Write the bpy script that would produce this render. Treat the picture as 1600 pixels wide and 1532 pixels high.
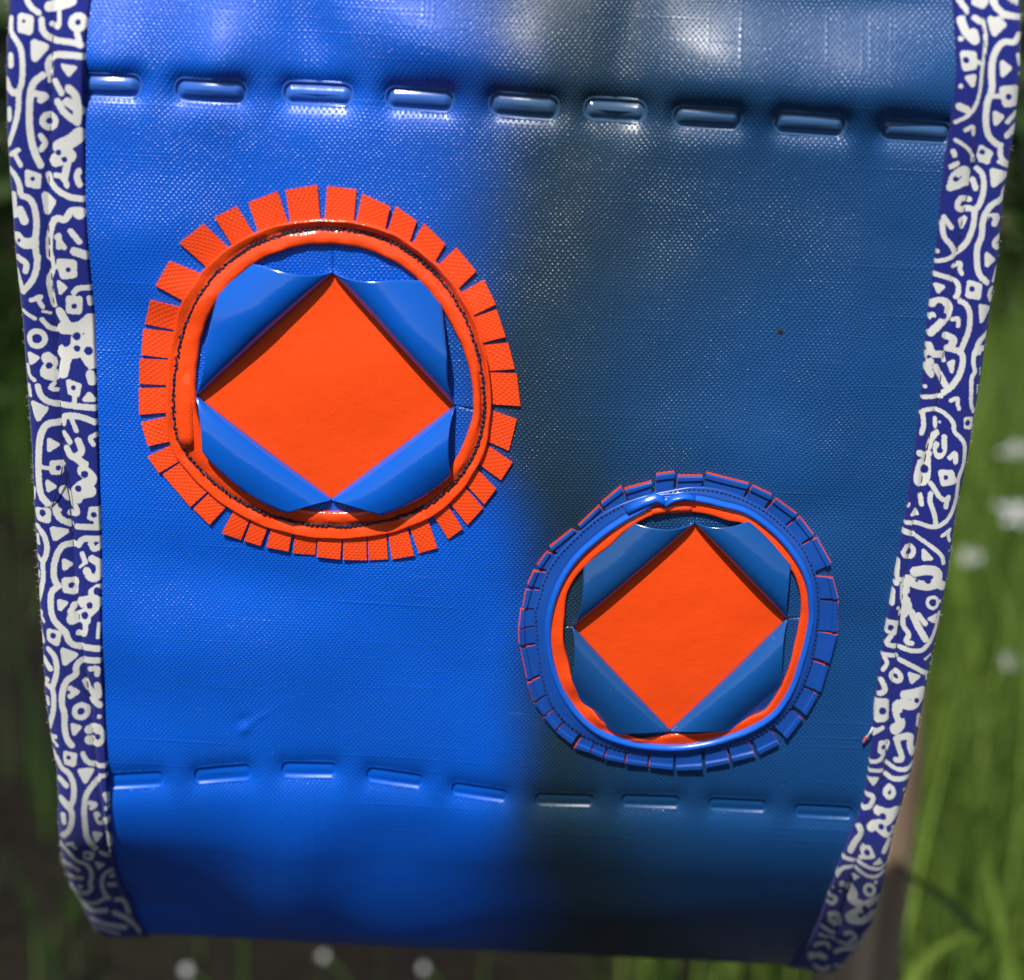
import bpy, math, random
import numpy as np
from mathutils import Matrix, Vector

# ---------------------------------------------------------------- camera, sky, sun
for o in list(bpy.data.objects):
    bpy.data.objects.remove(o)
SC = bpy.context.scene
COL = SC.collection
rng = np.random.default_rng(7)
random.seed(7)

W, H = 1600.0, 1532.0            # photograph, in pixels
FPX = 2300.0                     # focal length in those pixels
TH, RO = math.radians(18.7), math.radians(2.8)
PXM = 6000.0                     # photo pixels per metre at the focus point
DIST = FPX / PXM
R0 = np.array([1., 0, 0]); U0 = np.array([0, math.sin(TH), math.cos(TH)])
FW = np.array([0, math.cos(TH), -math.sin(TH)])
RT = math.cos(RO) * R0 + math.sin(RO) * U0
UP = math.cos(RO) * U0 - math.sin(RO) * R0
CAM = -DIST * FW

cam = bpy.data.cameras.new('camera'); camo = bpy.data.objects.new('camera', cam); COL.objects.link(camo)
cam.sensor_fit = 'HORIZONTAL'; cam.sensor_width = 36.0; cam.lens = 36.0 * FPX / W
cam.clip_start = 0.01; cam.clip_end = 500
camo.matrix_world = Matrix(((RT[0], UP[0], -FW[0], CAM[0]), (RT[1], UP[1], -FW[1], CAM[1]),
                            (RT[2], UP[2], -FW[2], CAM[2]), (0, 0, 0, 1)))
cam.dof.use_dof = True; cam.dof.focus_distance = DIST * 1.0; cam.dof.aperture_fstop = 7.2
SC.camera = camo

SUN_D = Vector((0.20, 0.53, -0.82)).normalized()     # direction the sunlight travels
w = bpy.data.worlds.new('World'); SC.world = w; w.use_nodes = True
nt = w.node_tree; bg = nt.nodes['Background']
sky = nt.nodes.new('ShaderNodeTexSky'); sky.sky_type = 'NISHITA'; sky.sun_disc = False
sky.sun_elevation = math.asin(-SUN_D.z); sky.sun_rotation = math.atan2(-SUN_D.x, -SUN_D.y)
nt.links.new(sky.outputs[0], bg.inputs[0]); bg.inputs[1].default_value = 0.07
sl = bpy.data.lights.new('sun', 'SUN'); sl.energy = 5.0; sl.angle = math.radians(0.53); sl.color = (1, .96, .9)
so = bpy.data.objects.new('sun', sl); COL.objects.link(so)
so.rotation_euler = SUN_D.to_track_quat('-Z', 'Y').to_euler(); so.location = (-.5, -1, 1.6)
SC.view_settings.view_transform = 'Standard'; SC.view_settings.look = 'None'
SC.view_settings.exposure = 0.22; SC.view_settings.gamma = 1; SC.view_settings.use_curve_mapping = False
SC.cycles.use_denoising = True
SC.cycles.max_bounces = 6

# ---------------------------------------------------------------- helpers
def lin(r, g, b):
    f = lambda c: (c / 12.92 if c <= .04045 else ((c + .055) / 1.055) ** 2.4)
    return (f(r / 255), f(g / 255), f(b / 255), 1)

def project(p):
    """world points (n,3) -> photo pixels (n,2)"""
    q = p - CAM
    d = q @ FW
    return np.stack([W / 2 + FPX * (q @ RT) / d, H / 2 - FPX * (q @ UP) / d], 1)

def on_plane(x, y, Y=0.0):
    """photo pixels -> world point on the plane y=Y"""
    x = np.asarray(x, float); y = np.asarray(y, float)
    d = FW + ((x - W / 2) / FPX)[..., None] * RT - ((y - H / 2) / FPX)[..., None] * UP
    t = (Y - CAM[1]) / d[..., 1]
    return CAM + d * t[..., None]

# the panel hangs in the plane y=0 and bends back below V0 into the bottom of the bag
VC = -on_plane(770., 640.)[2]                    # from here down the panel bellies back gently
V0 = VC + (-on_plane(770., 1275.)[2] - VC) * 1.01  # and here it turns under
VTOP = -0.165
_ds = 2e-4
_vs = np.arange(0, 0.75, _ds)
_phi = np.zeros_like(_vs); _p = 0.0
for i in range(len(_vs)):
    _phi[i] = _p; q = _vs[i] - (V0 - VC)
    k = 1.0 if q < 0 else (1 / .068 if q < .026 else (1 / .34 if q < .098 else 1 / .03))
    if _p < math.pi: _p = min(math.pi, _p + k * _ds)
_by = np.concatenate([[0], np.cumsum(np.sin(_phi) * _ds)[:-1]])
_bz = np.concatenate([[0], np.cumsum(-np.cos(_phi) * _ds)[:-1]])

def surf(u, v, h=0.0):
    """panel coordinates (metres across, metres down) and height above it -> world"""
    u = np.asarray(u, float); v = np.asarray(v, float); h = np.asarray(h, float) + 0 * u
    s = np.maximum(v - VC, 0)
    ph = np.interp(s, _vs, _phi); by = np.interp(s, _vs, _by); bz = np.interp(s, _vs, _bz)
    y = by - np.cos(ph) * h
    z = -np.minimum(v, VC) + bz - np.sin(ph) * h
    return np.stack([u, y, z], -1)

def uv_of(x, y):
    """photo pixel -> panel coordinates, on the bent panel"""
    x = np.atleast_1d(np.asarray(x, float)); y = np.atleast_1d(np.asarray(y, float))
    p = on_plane(x, y); u = p[:, 0].copy(); v = -p[:, 2].copy()
    m = v > V0
    v[m] = V0 + (v[m] - V0) * .9
    for _ in range(14):
        e = 1e-5
        q = project(surf(u, v)); qv = (project(surf(u, v + e)) - q) / e; qu = (project(surf(u + e, v)) - q) / e
        dx, dy = x - q[:, 0], y - q[:, 1]
        det = qu[:, 0] * qv[:, 1] - qu[:, 1] * qv[:, 0]
        du = (dx * qv[:, 1] - dy * qv[:, 0]) / det; dv = (qu[:, 0] * dy - qu[:, 1] * dx) / det
        u += np.clip(du, -.02, .02); v += np.clip(dv, -.01, .01)
        v = np.minimum(v, V0 + .10)
    return u, v

def P(x, y, h):
    """photo pixel + height in photo pixels -> world (n,3)"""
    x = np.asarray(x, float); y = np.asarray(y, float)
    u, v = uv_of(x, y)
    return surf(u, v, (np.asarray(h, float) + fold(x, y)) / PXM)

def make(name, verts, faces, mats, parent=None, smooth=True, uvs=None, fmat=None, solid=0, attr=None):
    me = bpy.data.meshes.new(name)
    me.from_pydata([tuple(map(float, q)) for q in verts], [], [tuple(map(int, f)) for f in faces])
    if not isinstance(mats, (list, tuple)): mats = [mats]
    for m in mats: me.materials.append(m)
    if smooth: me.polygons.foreach_set('use_smooth', [True] * len(me.polygons))
    if fmat is not None: me.polygons.foreach_set('material_index', list(map(int, fmat)))
    if uvs is not None:
        l = me.uv_layers.new(name='UVMap')
        li = np.zeros(len(me.loops), dtype=np.int32); me.loops.foreach_get('vertex_index', li)
        l.data.foreach_set('uv', np.asarray(uvs, np.float32)[li].ravel())
    if attr is not None:
        for k, a in attr.items():
            at = me.attributes.new(k, 'FLOAT', 'POINT'); at.data.foreach_set('value', np.asarray(a, np.float32))
    me.update()
    o = bpy.data.objects.new(name, me); COL.objects.link(o)
    if parent: o.parent = parent
    if solid:
        md = o.modifiers.new('Solidify', 'SOLIDIFY'); md.thickness = solid; md.offset = 0
    return o

def grid_faces(nr, nc, wrap=False, flip=False):
    f = []
    for i in range(nr - 1):
        for j in range(nc if wrap else nc - 1):
            a, b = i * nc + j, i * nc + (j + 1) % nc
            q = (a, b, b + nc, a + nc)
            f.append(q[::-1] if flip else q)
    return f

def empty(name, loc):
    o = bpy.data.objects.new(name, None); COL.objects.link(o); o.location = loc; o.empty_display_size = .02
    return o

def adopt(o, parent):
    """parent o, keeping the world-space mesh where it is (parents sit at plain offsets)"""
    o.parent = parent
    o.matrix_parent_inverse = Matrix.Identity(4)
    loc = Vector((0, 0, 0)); q = parent
    while q is not None:
        loc += q.location; q = q.parent
    if loc.length > 0:
        o.data.transform(Matrix.Translation(-loc))
    return o

def tag(o, label=None, cat=None, group=None, kind=None):
    for k, v_ in (('label', label), ('category', cat), ('group', group), ('kind', kind)):
        if v_: o[k] = v_
    return o

def tube(pts, r, n=6, cap=True):
    pts = np.asarray(pts, float); m = len(pts)
    r = np.broadcast_to(np.asarray(r, float), (m,))
    t = np.gradient(pts, axis=0); t /= np.linalg.norm(t, axis=1)[:, None] + 1e-12
    ref = np.array([0.12, -1., .2]); ref = ref / np.linalg.norm(ref)
    a = np.cross(t, ref); a /= np.linalg.norm(a, axis=1)[:, None] + 1e-9
    b = np.cross(t, a)
    an = np.arange(n) * 2 * math.pi / n
    V = (pts[:, None] + r[:, None, None] * (np.cos(an)[None, :, None] * a[:, None] + np.sin(an)[None, :, None] * b[:, None])).reshape(-1, 3)
    F = grid_faces(m, n, wrap=True)
    if cap:
        F += [tuple(range(n))[::-1], tuple(range((m - 1) * n, m * n))]
    return V, F

class Bag:
    """collects pieces that stay one mesh"""
    def __init__(s): s.v = []; s.f = []; s.m = []; s.n = 0
    def add(s, V, F, mi=0):
        s.v.append(np.asarray(V, float)); s.f += [tuple(i + s.n for i in f) for f in F]; s.m += [mi] * len(F); s.n += len(V)
    def V(s): return np.concatenate(s.v)

# ---------------------------------------------------------------- materials
def mat(name):
    m = bpy.data.materials.new(name); m.use_nodes = True
    return m, m.node_tree, m.node_tree.nodes['Principled BSDF']

def N(nt, t, **kw):
    n = nt.nodes.new(t)
    for k, v_ in kw.items():
        if k.startswith('i_'): n.inputs[k[2:]].default_value = v_
        else: setattr(n, k, v_)
    return n

def mth(nt, op, a, b=None, c=None):
    n = nt.nodes.new('ShaderNodeMath'); n.operation = op
    for i, x in enumerate((a, b, c)):
        if x is None: continue
        if isinstance(x, (int, float)): n.inputs[i].default_value = x
        else: nt.links.new(x, n.inputs[i])
    return n.outputs[0]

def weave_height(nt, amp, lines=True):
    """coated-fabric relief: offset rows of small pillows, a few proud threads"""
    uvn = N(nt, 'ShaderNodeUVMap', uv_map='UVMap')
    nz = N(nt, 'ShaderNodeTexNoise'); nz.inputs['Scale'].default_value = 60; nz.inputs['Detail'].default_value = 2
    nt.links.new(uvn.outputs[0], nz.inputs['Vector'])
    sep = N(nt, 'ShaderNodeSeparateXYZ'); nt.links.new(uvn.outputs[0], sep.inputs[0])
    sn = N(nt, 'ShaderNodeSeparateColor'); nt.links.new(nz.outputs['Color'], sn.inputs[0])
    x = mth(nt, 'ADD', sep.outputs[0], mth(nt, 'MULTIPLY', sn.outputs[0], .0034))
    y = mth(nt, 'ADD', sep.outputs[1], mth(nt, 'MULTIPLY', sn.outputs[1], .0034))
    cx = mth(nt, 'COSINE', mth(nt, 'MULTIPLY', x, 2 * math.pi / .00125))
    cy = mth(nt, 'COSINE', mth(nt, 'MULTIPLY', y, 2 * math.pi / .00150))
    f = mth(nt, 'POWER', mth(nt, 'MAXIMUM', mth(nt, 'MULTIPLY', cx, cy), 0.0), 1.15)
    # per-dot unevenness
    wn = N(nt, 'ShaderNodeTexNoise'); wn.inputs['Scale'].default_value = 900; wn.inputs['Detail'].default_value = 1
    nt.links.new(uvn.outputs[0], wn.inputs['Vector'])
    f = mth(nt, 'MULTIPLY', f, mth(nt, 'ADD', .22, mth(nt, 'MULTIPLY', wn.outputs[0], 1.45)))
    pn = N(nt, 'ShaderNodeTexNoise'); pn.inputs['Scale'].default_value = 34; pn.inputs['Detail'].default_value = 2
    nt.links.new(uvn.outputs[0], pn.inputs['Vector'])
    f = mth(nt, 'MULTIPLY', f, mth(nt, 'ADD', .45, mth(nt, 'MULTIPLY', pn.outputs[0], 1.1)))
    # proud threads: thin lines along u and along v
    if lines:
        mp = N(nt, 'ShaderNodeMapping'); mp.inputs['Scale'].default_value = (16, 900, 1); nt.links.new(uvn.outputs[0], mp.inputs[0])
        n2 = N(nt, 'ShaderNodeTexNoise'); n2.inputs['Scale'].default_value = 1; n2.inputs['Detail'].default_value = 0; nt.links.new(mp.outputs[0], n2.inputs['Vector'])
        mr = N(nt, 'ShaderNodeMapRange'); mr.inputs[1].default_value = .70; mr.inputs[2].default_value = .84; nt.links.new(n2.outputs[0], mr.inputs[0])
        f = mth(nt, 'ADD', f, mth(nt, 'MULTIPLY', mr.outputs[0], .4))
        mp2 = N(nt, 'ShaderNodeMapping'); mp2.inputs['Scale'].default_value = (900, 14, 1); nt.links.new(uvn.outputs[0], mp2.inputs[0])
        n3 = N(nt, 'ShaderNodeTexNoise'); n3.inputs['Scale'].default_value = 1; n3.inputs['Detail'].default_value = 0; nt.links.new(mp2.outputs[0], n3.inputs['Vector'])
        mr2 = N(nt, 'ShaderNodeMapRange'); mr2.inputs[1].default_value = .66; mr2.inputs[2].default_value = .85; nt.links.new(n3.outputs[0], mr2.inputs[0])
        f = mth(nt, 'ADD', f, mth(nt, 'MULTIPLY', mr2.outputs[0], .35))
    return mth(nt, 'MULTIPLY', f, amp)

def soft_height(nt, amp, scale=120):
    uvn = N(nt, 'ShaderNodeUVMap', uv_map='UVMap')
    nz = N(nt, 'ShaderNodeTexNoise'); nz.inputs['Scale'].default_value = scale; nz.inputs['Detail'].default_value = 3
    nt.links.new(uvn.outputs[0], nz.inputs['Vector'])
    return mth(nt, 'MULTIPLY', nz.outputs[0], amp)

def set_bump(nt, bs, h):
    b = N(nt, 'ShaderNodeBump'); b.inputs['Strength'].default_value = 1; b.inputs['Distance'].default_value = 1
    nt.links.new(h, b.inputs['Height']); nt.links.new(b.outputs[0], bs.inputs['Normal'])

def print_colour(nt):
    """the tarpaulin's printed colour: clear blue running through a dark green-blue stripe into a dull blue"""
    uvn = N(nt, 'ShaderNodeUVMap', uv_map='UVMap')
    sep = N(nt, 'ShaderNodeSeparateXYZ'); nt.links.new(uvn.outputs[0], sep.inputs[0])
    nz = N(nt, 'ShaderNodeTexNoise'); nz.inputs['Scale'].default_value = 14; nz.inputs['Detail'].default_value = 3
    nt.links.new(uvn.outputs[0], nz.inputs['Vector'])
    u = mth(nt, 'ADD', sep.outputs[0], mth(nt, 'MULTIPLY', mth(nt, 'SUBTRACT', nz.outputs[0], .5), .024))
    nw = N(nt, 'ShaderNodeTexNoise'); nw.inputs['Scale'].default_value = 7; nw.inputs['Detail'].default_value = 1; nt.links.new(uvn.outputs[0], nw.inputs['Vector'])
    u = mth(nt, 'ADD', u, mth(nt, 'MULTIPLY', mth(nt, 'SUBTRACT', nw.outputs[0], .5), .034))
    # the stripe slants: further right low down; wider up above
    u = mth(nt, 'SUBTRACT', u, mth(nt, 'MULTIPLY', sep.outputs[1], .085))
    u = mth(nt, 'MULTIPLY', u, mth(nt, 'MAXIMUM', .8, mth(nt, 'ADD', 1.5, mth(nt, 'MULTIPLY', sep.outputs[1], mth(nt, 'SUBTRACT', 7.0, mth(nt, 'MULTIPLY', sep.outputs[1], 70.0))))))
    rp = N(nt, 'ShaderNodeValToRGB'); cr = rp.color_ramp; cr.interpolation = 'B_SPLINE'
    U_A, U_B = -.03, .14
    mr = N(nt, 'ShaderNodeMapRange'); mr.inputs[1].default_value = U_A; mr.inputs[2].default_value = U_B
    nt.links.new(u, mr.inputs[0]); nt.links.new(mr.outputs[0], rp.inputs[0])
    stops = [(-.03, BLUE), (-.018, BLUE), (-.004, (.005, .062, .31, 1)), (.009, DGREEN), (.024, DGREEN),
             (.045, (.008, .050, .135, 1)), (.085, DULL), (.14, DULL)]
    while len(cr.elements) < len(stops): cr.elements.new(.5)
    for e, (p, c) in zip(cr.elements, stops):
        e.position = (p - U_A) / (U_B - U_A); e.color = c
    # cloudy mottling in the dull part
    n2 = N(nt, 'ShaderNodeTexNoise'); n2.inputs['Scale'].default_value = 22; n2.inputs['Detail'].default_value = 4
    nt.links.new(uvn.outputs[0], n2.inputs['Vector'])
    v = mth(nt, 'ADD', .70, mth(nt, 'MULTIPLY', n2.outputs[0], .60))
    hs = N(nt, 'ShaderNodeHueSaturation'); nt.links.new(rp.outputs[0], hs.inputs['Color']); nt.links.new(v, hs.inputs['Value'])
    # scuffs: fine pale scratches and specks of dust ground into the coating
    mp = N(nt, 'ShaderNodeMapping'); mp.inputs['Scale'].default_value = (70, 900, 1); mp.inputs['Rotation'].default_value = (0, 0, .5); nt.links.new(uvn.outputs[0], mp.inputs[0])
    sc = N(nt, 'ShaderNodeTexNoise'); sc.inputs['Scale'].default_value = 1; sc.inputs['Detail'].default_value = 2; nt.links.new(mp.outputs[0], sc.inputs['Vector'])
    dn = N(nt, 'ShaderNodeTexNoise'); dn.inputs['Scale'].default_value = 700; dn.inputs['Detail'].default_value = 1; nt.links.new(uvn.outputs[0], dn.inputs['Vector'])
    mr1 = N(nt, 'ShaderNodeMapRange'); mr1.inputs[1].default_value = .72; mr1.inputs[2].default_value = .82; nt.links.new(sc.outputs[0], mr1.inputs[0])
    mr2 = N(nt, 'ShaderNodeMapRange'); mr2.inputs[1].default_value = .76; mr2.inputs[2].default_value = .84; nt.links.new(dn.outputs[0], mr2.inputs[0])
    fc = mth(nt, 'MULTIPLY', mth(nt, 'MAXIMUM', mr1.outputs[0], mr2.outputs[0]), .16)
    mk = N(nt, 'ShaderNodeMix', data_type='RGBA'); nt.links.new(fc, mk.inputs['Factor']); nt.links.new(hs.outputs[0], mk.inputs['A']); mk.inputs['B'].default_value = (.35, .42, .5, 1)
    return mk.outputs['Result']

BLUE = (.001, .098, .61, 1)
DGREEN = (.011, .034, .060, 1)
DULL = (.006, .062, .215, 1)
ORANGE = (.88, .070, .010, 1)

def vinyl(name, colour, height, rough, spec=.5):
    m, nt, bs = mat(name)
    if colour == 'print': nt.links.new(print_colour(nt), bs.inputs['Base Color'])
    elif colour in ('milky', 'reverse'):
        fc, cc = {'milky': (.30, (.10, .20, .36, 1)), 'reverse': (.42, (.003, .098, .42, 1))}[colour]
        mk = N(nt, 'ShaderNodeMix', data_type='RGBA'); mk.inputs['Factor'].default_value = fc; mk.inputs['B'].default_value = cc
        nt.links.new(print_colour(nt), mk.inputs['A']); nt.links.new(mk.outputs['Result'], bs.inputs['Base Color'])
    else: bs.inputs['Base Color'].default_value = colour
    bs.inputs['Roughness'].default_value = rough; bs.inputs['Specular IOR Level'].default_value = spec
    uvr = N(nt, 'ShaderNodeUVMap', uv_map='UVMap')
    rn = N(nt, 'ShaderNodeTexNoise'); rn.inputs['Scale'].default_value = 70; rn.inputs['Detail'].default_value = 5
    nt.links.new(uvr.outputs[0], rn.inputs['Vector'])
    nt.links.new(mth(nt, 'ADD', rough - .07, mth(nt, 'MULTIPLY', rn.outputs[0], .14)), bs.inputs['Roughness'])
    if height: set_bump(nt, bs, height(nt))
    return m

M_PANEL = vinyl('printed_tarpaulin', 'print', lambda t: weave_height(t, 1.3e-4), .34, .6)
M_SMOOTH = vinyl('tarpaulin_smooth_side', 'reverse', lambda t: soft_height(t, 2.4e-4, 80), .15, .9)
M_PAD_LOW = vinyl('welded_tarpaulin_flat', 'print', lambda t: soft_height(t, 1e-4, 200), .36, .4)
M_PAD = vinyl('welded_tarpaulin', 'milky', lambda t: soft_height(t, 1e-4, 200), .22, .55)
M_ORANGE_W = vinyl('orange_tarpaulin', ORANGE, lambda t: weave_height(t, 9e-5, False), .36)
M_ORANGE = vinyl('orange_smooth', ORANGE, lambda t: mth(t, 'ADD', soft_height(t, 2.2e-4, 240), weave_height(t, 2.4e-5, False)), .16, .6)
M_ORANGE_IN = vinyl('orange_inset_sheet', (.88, .072, .009, 1), lambda t: mth(t, 'ADD', weave_height(t, 1.3e-5), mth(t, 'ADD', soft_height(t, 7e-4, 45), soft_height(t, 5e-5, 700))), .21)
M_BLUE = vinyl('blue_smooth', (.010, .072, .36, 1), lambda t: soft_height(t, 1e-4, 200), .30)
M_BLUE_EDGE = vinyl('blue_lip', (.009, .108, .58, 1), lambda t: soft_height(t, 1e-4, 200), .26)
M_THREAD, _nt, _bs = mat('navy_thread'); _bs.inputs['Base Color'].default_value = (.008, .008, .04, 1); _bs.inputs['Roughness'].default_value = .6
M_SPECK, _nt, _bs = mat('dark_speck'); _bs.inputs['Base Color'].default_value = (.01, .012, .01, 1); _bs.inputs['Roughness'].default_value = .7

# printed cotton binding: the print is a signed distance stored on the cloth
M_CLOTH, nt, bs = mat('printed_cotton')
at = N(nt, 'ShaderNodeAttribute', attribute_name='motif')
uvn = N(nt, 'ShaderNodeUVMap', uv_map='UVMap')
nz = N(nt, 'ShaderNodeTexNoise'); nz.inputs['Scale'].default_value = 1500; nz.inputs['Detail'].default_value = 2
nt.links.new(uvn.outputs[0], nz.inputs['Vector'])
d = mth(nt, 'ADD', at.outputs['Fac'], mth(nt, 'MULTIPLY', mth(nt, 'SUBTRACT', nz.outputs[0], .5), 3.0))
mr = N(nt, 'ShaderNodeMapRange'); mr.inputs[1].default_value = -1.7; mr.inputs[2].default_value = -.1; nt.links.new(d, mr.inputs[0])
mx = N(nt, 'ShaderNodeMix', data_type='RGBA'); nt.links.new(mr.outputs[0], mx.inputs['Factor'])
n2 = N(nt, 'ShaderNodeTexNoise'); n2.inputs['Scale'].default_value = 2600; nt.links.new(uvn.outputs[0], n2.inputs['Vector'])
rp = N(nt, 'ShaderNodeValToRGB'); nt.links.new(n2.outputs[0], rp.inputs[0])
rp.color_ramp.elements[0].position = .3; rp.color_ramp.elements[0].color = (.007, .012, .12, 1)
rp.color_ramp.elements[1].position = .7; rp.color_ramp.elements[1].color = (.016, .026, .25, 1)
mx.inputs['A'].default_value = (.60, .60, .57, 1); nt.links.new(rp.outputs[0], mx.inputs['B'])
nt.links.new(mx.outputs['Result'], bs.inputs['Base Color'])
bs.inputs['Roughness'].default_value = .9; bs.inputs['Specular IOR Level'].default_value = .15
bs.inputs['Sheen Weight'].default_value = .1
sep = N(nt, 'ShaderNodeSeparateXYZ'); nt.links.new(uvn.outputs[0], sep.inputs[0])
cw = mth(nt, 'MULTIPLY', mth(nt, 'SINE', mth(nt, 'MULTIPLY', mth(nt, 'ADD', sep.outputs[0], mth(nt, 'MULTIPLY', nz.outputs[0], .0004)), 2 * math.pi / .00055)),
         mth(nt, 'SINE', mth(nt, 'MULTIPLY', sep.outputs[1], 2 * math.pi / .00055)))
n4 = N(nt, 'ShaderNodeTexNoise'); n4.inputs['Scale'].default_value = 160; n4.inputs['Detail'].default_value = 3; nt.links.new(uvn.outputs[0], n4.inputs['Vector'])
set_bump(nt, bs, mth(nt, 'ADD', mth(nt, 'MULTIPLY', cw, 2.2e-5), mth(nt, 'MULTIPLY', n4.outputs[0], 2.4e-4)))

# ---------------------------------------------------------------- the bag
bag = empty('tarpaulin_bag', tuple(surf(0.0, V0 + .09)))
tag(bag, 'blue truck tarpaulin bag with two cut-out rosettes and patterned edge binding', 'bag')

# edges of the panel, traced in the photograph (y, inner x, stitch x, outer x)
LEFT = np.array([(-250, 138, 84, 6), (0, 137, 84, 10), (100, 134, 84, 12), (200, 134, 82, 13), (300, 134, 80, 20), (400, 140, 80, 27),
    (500, 146, 88, 36), (600, 149, 93, 42), (700, 152, 98, 49), (800, 155, 110, 53), (900, 157, 117, 59), (1000, 160, 130, 67),
    (1100, 163, 142, 73), (1150, 165, 147, 80), (1200, 167, 152, 89), (1250, 170, 160, 92), (1300, 173, 166, 92), (1350, 178, 171, 97), (1400, 190, 180, 110)], float)
RIGHT = np.array([(-250, 1497, 1540, 1612), (0, 1493, 1535, 1598), (100, 1492, 1537, 1592), (200, 1483, 1524, 1584), (300, 1470, 1510, 1567), (400, 1462, 1493, 1559),
    (500, 1449, 1480, 1545), (600, 1441, 1468, 1530), (700, 1430, 1448, 1514), (800, 1415, 1430, 1494), (900, 1397, 1412, 1480),
    (1000, 1380, 1402, 1461), (1100, 1366, 1390, 1441), (1200, 1357, 1381, 1424), (1250, 1350, 1370, 1410), (1300, 1330, 1350, 1395),
    (1350, 1310, 1335, 1384), (1400, 1292, 1321, 1373), (1440, 1279, 1309, 1362)], float)

class Edge:
    def __init__(s, T):
        s.T = T
        s.cols = []
        for c in (1, 2, 3):
            u, v = uv_of(T[:, c], T[:, 0])
            s.cols.append((u, v))
        s.v = s.cols[0][1]
    def u(s, k, v):
        """u of edge curve k (0 inner, 1 stitch, 2 outer) at v, held on beyond the traced end"""
        uu, vv = s.cols[k]
        return np.interp(v, vv, uu)
EL, ER = Edge(LEFT), Edge(RIGHT)

SLOTS = [(165, 134, 57, 20, 2), (329, 143, 58, 20, 3), (495, 148, 56, 19, 3), (655, 157, 55, 19, 4), (819, 167, 56, 20.5, 4), (962, 174, 50, 19, 4),
    (1105, 185, 54, 18.5, 3), (1264, 194, 57, 19, 4), (1431, 206, 58, 18, 4),
    (208, 1224, 48, 14, -3), (347, 1213, 48, 14, -6), (482, 1206, 45, 13, 3), (616, 1221, 47, 13, 8), (749, 1243, 46, 12, 8), (882, 1254, 48, 12, 1),
    (1017, 1255.5, 48, 12, 2), (1153, 1262, 48, 12, 3), (1288, 1273, 48, 12.5, 3)]

def slot_sdf(x, y, s, grow=0.0):
    cx, cy, a, b, an = s; c, sn = math.cos(math.radians(an)), math.sin(math.radians(an))
    X = np.abs((x - cx) * c + (y - cy) * sn); Y = np.abs(-(x - cx) * sn + (y - cy) * c)
    r = b * .88
    qx, qy = X - (a - r), Y - (b - r)
    return np.hypot(np.maximum(qx, 0), np.maximum(qy, 0)) + np.minimum(np.maximum(qx, qy), 0) - r - grow

DIP = 12.0
def hill(x, y, cx, cy, sx, sy, a, rot=0.0):
    c, s = math.cos(math.radians(rot)), math.sin(math.radians(rot))
    X = (x - cx) * c + (y - cy) * s; Y = -(x - cx) * s + (y - cy) * c
    return a * np.exp(-(X / sx) ** 2 - (Y / sy) ** 2)

_fr = np.random.default_rng(11)
FOLDS = [(_fr.uniform(100, 1500), _fr.uniform(230, 1200), _fr.uniform(50, 150), _fr.uniform(30, 80), _fr.normal(0, 2.6), _fr.uniform(-40, 40)) for _ in range(42)]
def fold(x, y):
    """larger folds and puckers of the panel, in photo pixels"""
    h = np.zeros_like(x)
    t = np.maximum(135 - y, 0)
    h -= .0011 * t * t * (.7 + .3 * np.sin(x / 130 + .8))
    h += hill(x, y, 345, 105, 56, 72, 20, 14) + hill(x, y, 170, 112, 50, 60, 11)
    h += hill(x, y, 690, 72, 130, 58, 19, 20) + hill(x, y, 845, 122, 55, 90, 14)
    h += hill(x, y, 1140, 126, 115, 74, 24, 6) + hill(x, y, 1370, 140, 95, 60, 20)
    h -= hill(x, y, 985, 70, 42, 150, 14, 8) + hill(x, y, 480, 45, 45, 100, 14, -18) + hill(x, y, 1350, 5, 140, 50, 16)
    h += 5 * np.sin(x / 210 + .4) * np.sin(y / 260 + 1.2) + 3 * np.sin((x + y) / 170.) * np.exp(-((y - 700) / 700) ** 2)
    h += hill(x, y, 900, 520, 80, 300, 10) + hill(x, y, 1330, 480, 90, 320, 8) - hill(x, y, 1010, 330, 60, 200, 5)
    h += hill(x, y, 420, 1230, 55, 120, 6)
    h += hill(x, y, 383, 1139, 10, 7, 2.4, -35) - hill(x, y, 380, 1124, 12, 7, 1.6, -20) + hill(x, y, 404, 1122, 24, 4, 1.0, -32)
    h += hill(x, y, 250, 1010, 190, 70, 8, 9) - hill(x, y, 360, 905, 230, 55, 8, 11)
    h += hill(x, y, 1150, 700, 170, 60, 5, 8) - hill(x, y, 640, 1060, 140, 90, 5)
    h += hill(x, y, 470, 1370, 70, 120, 17) + hill(x, y, 640, 1475, 160, 95, 33, 8) - hill(x, y, 590, 1325, 110, 50, 7)
    h -= hill(x, y, 190, 1430, 170, 85, 24, 14) - hill(x, y, 1010, 1440, 120, 70, 9) + hill(x, y, 900, 1370, 90, 60, 6)
    h += hill(x, y, 1260, 150, 240, 100, 12)
    for cx, cy, sx, sy, am, ro in FOLDS: h += hill(x, y, cx, cy, sx, sy, am, ro)
    return h

def relief(x, y):
    """height of the panel in photo pixels at photo pixel (x, y): folds and weld dips"""
    h = fold(x, y)
    for s in SLOTS:
        d = slot_sdf(x, y, s)
        m = d < 130
        if not m.any(): continue
        dd = d[m]
        big = 1.0 if s[1] < 600 else .68
        o = np.maximum(dd, 0)
        g = -DIP * big * (.86 * np.exp(-(o / 15.) ** 1.2) + .14 * np.exp(-o / 34.))
        g = g - np.where(dd < -1.5, 10.0, 0)
        h[m] += g
    return h

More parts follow.
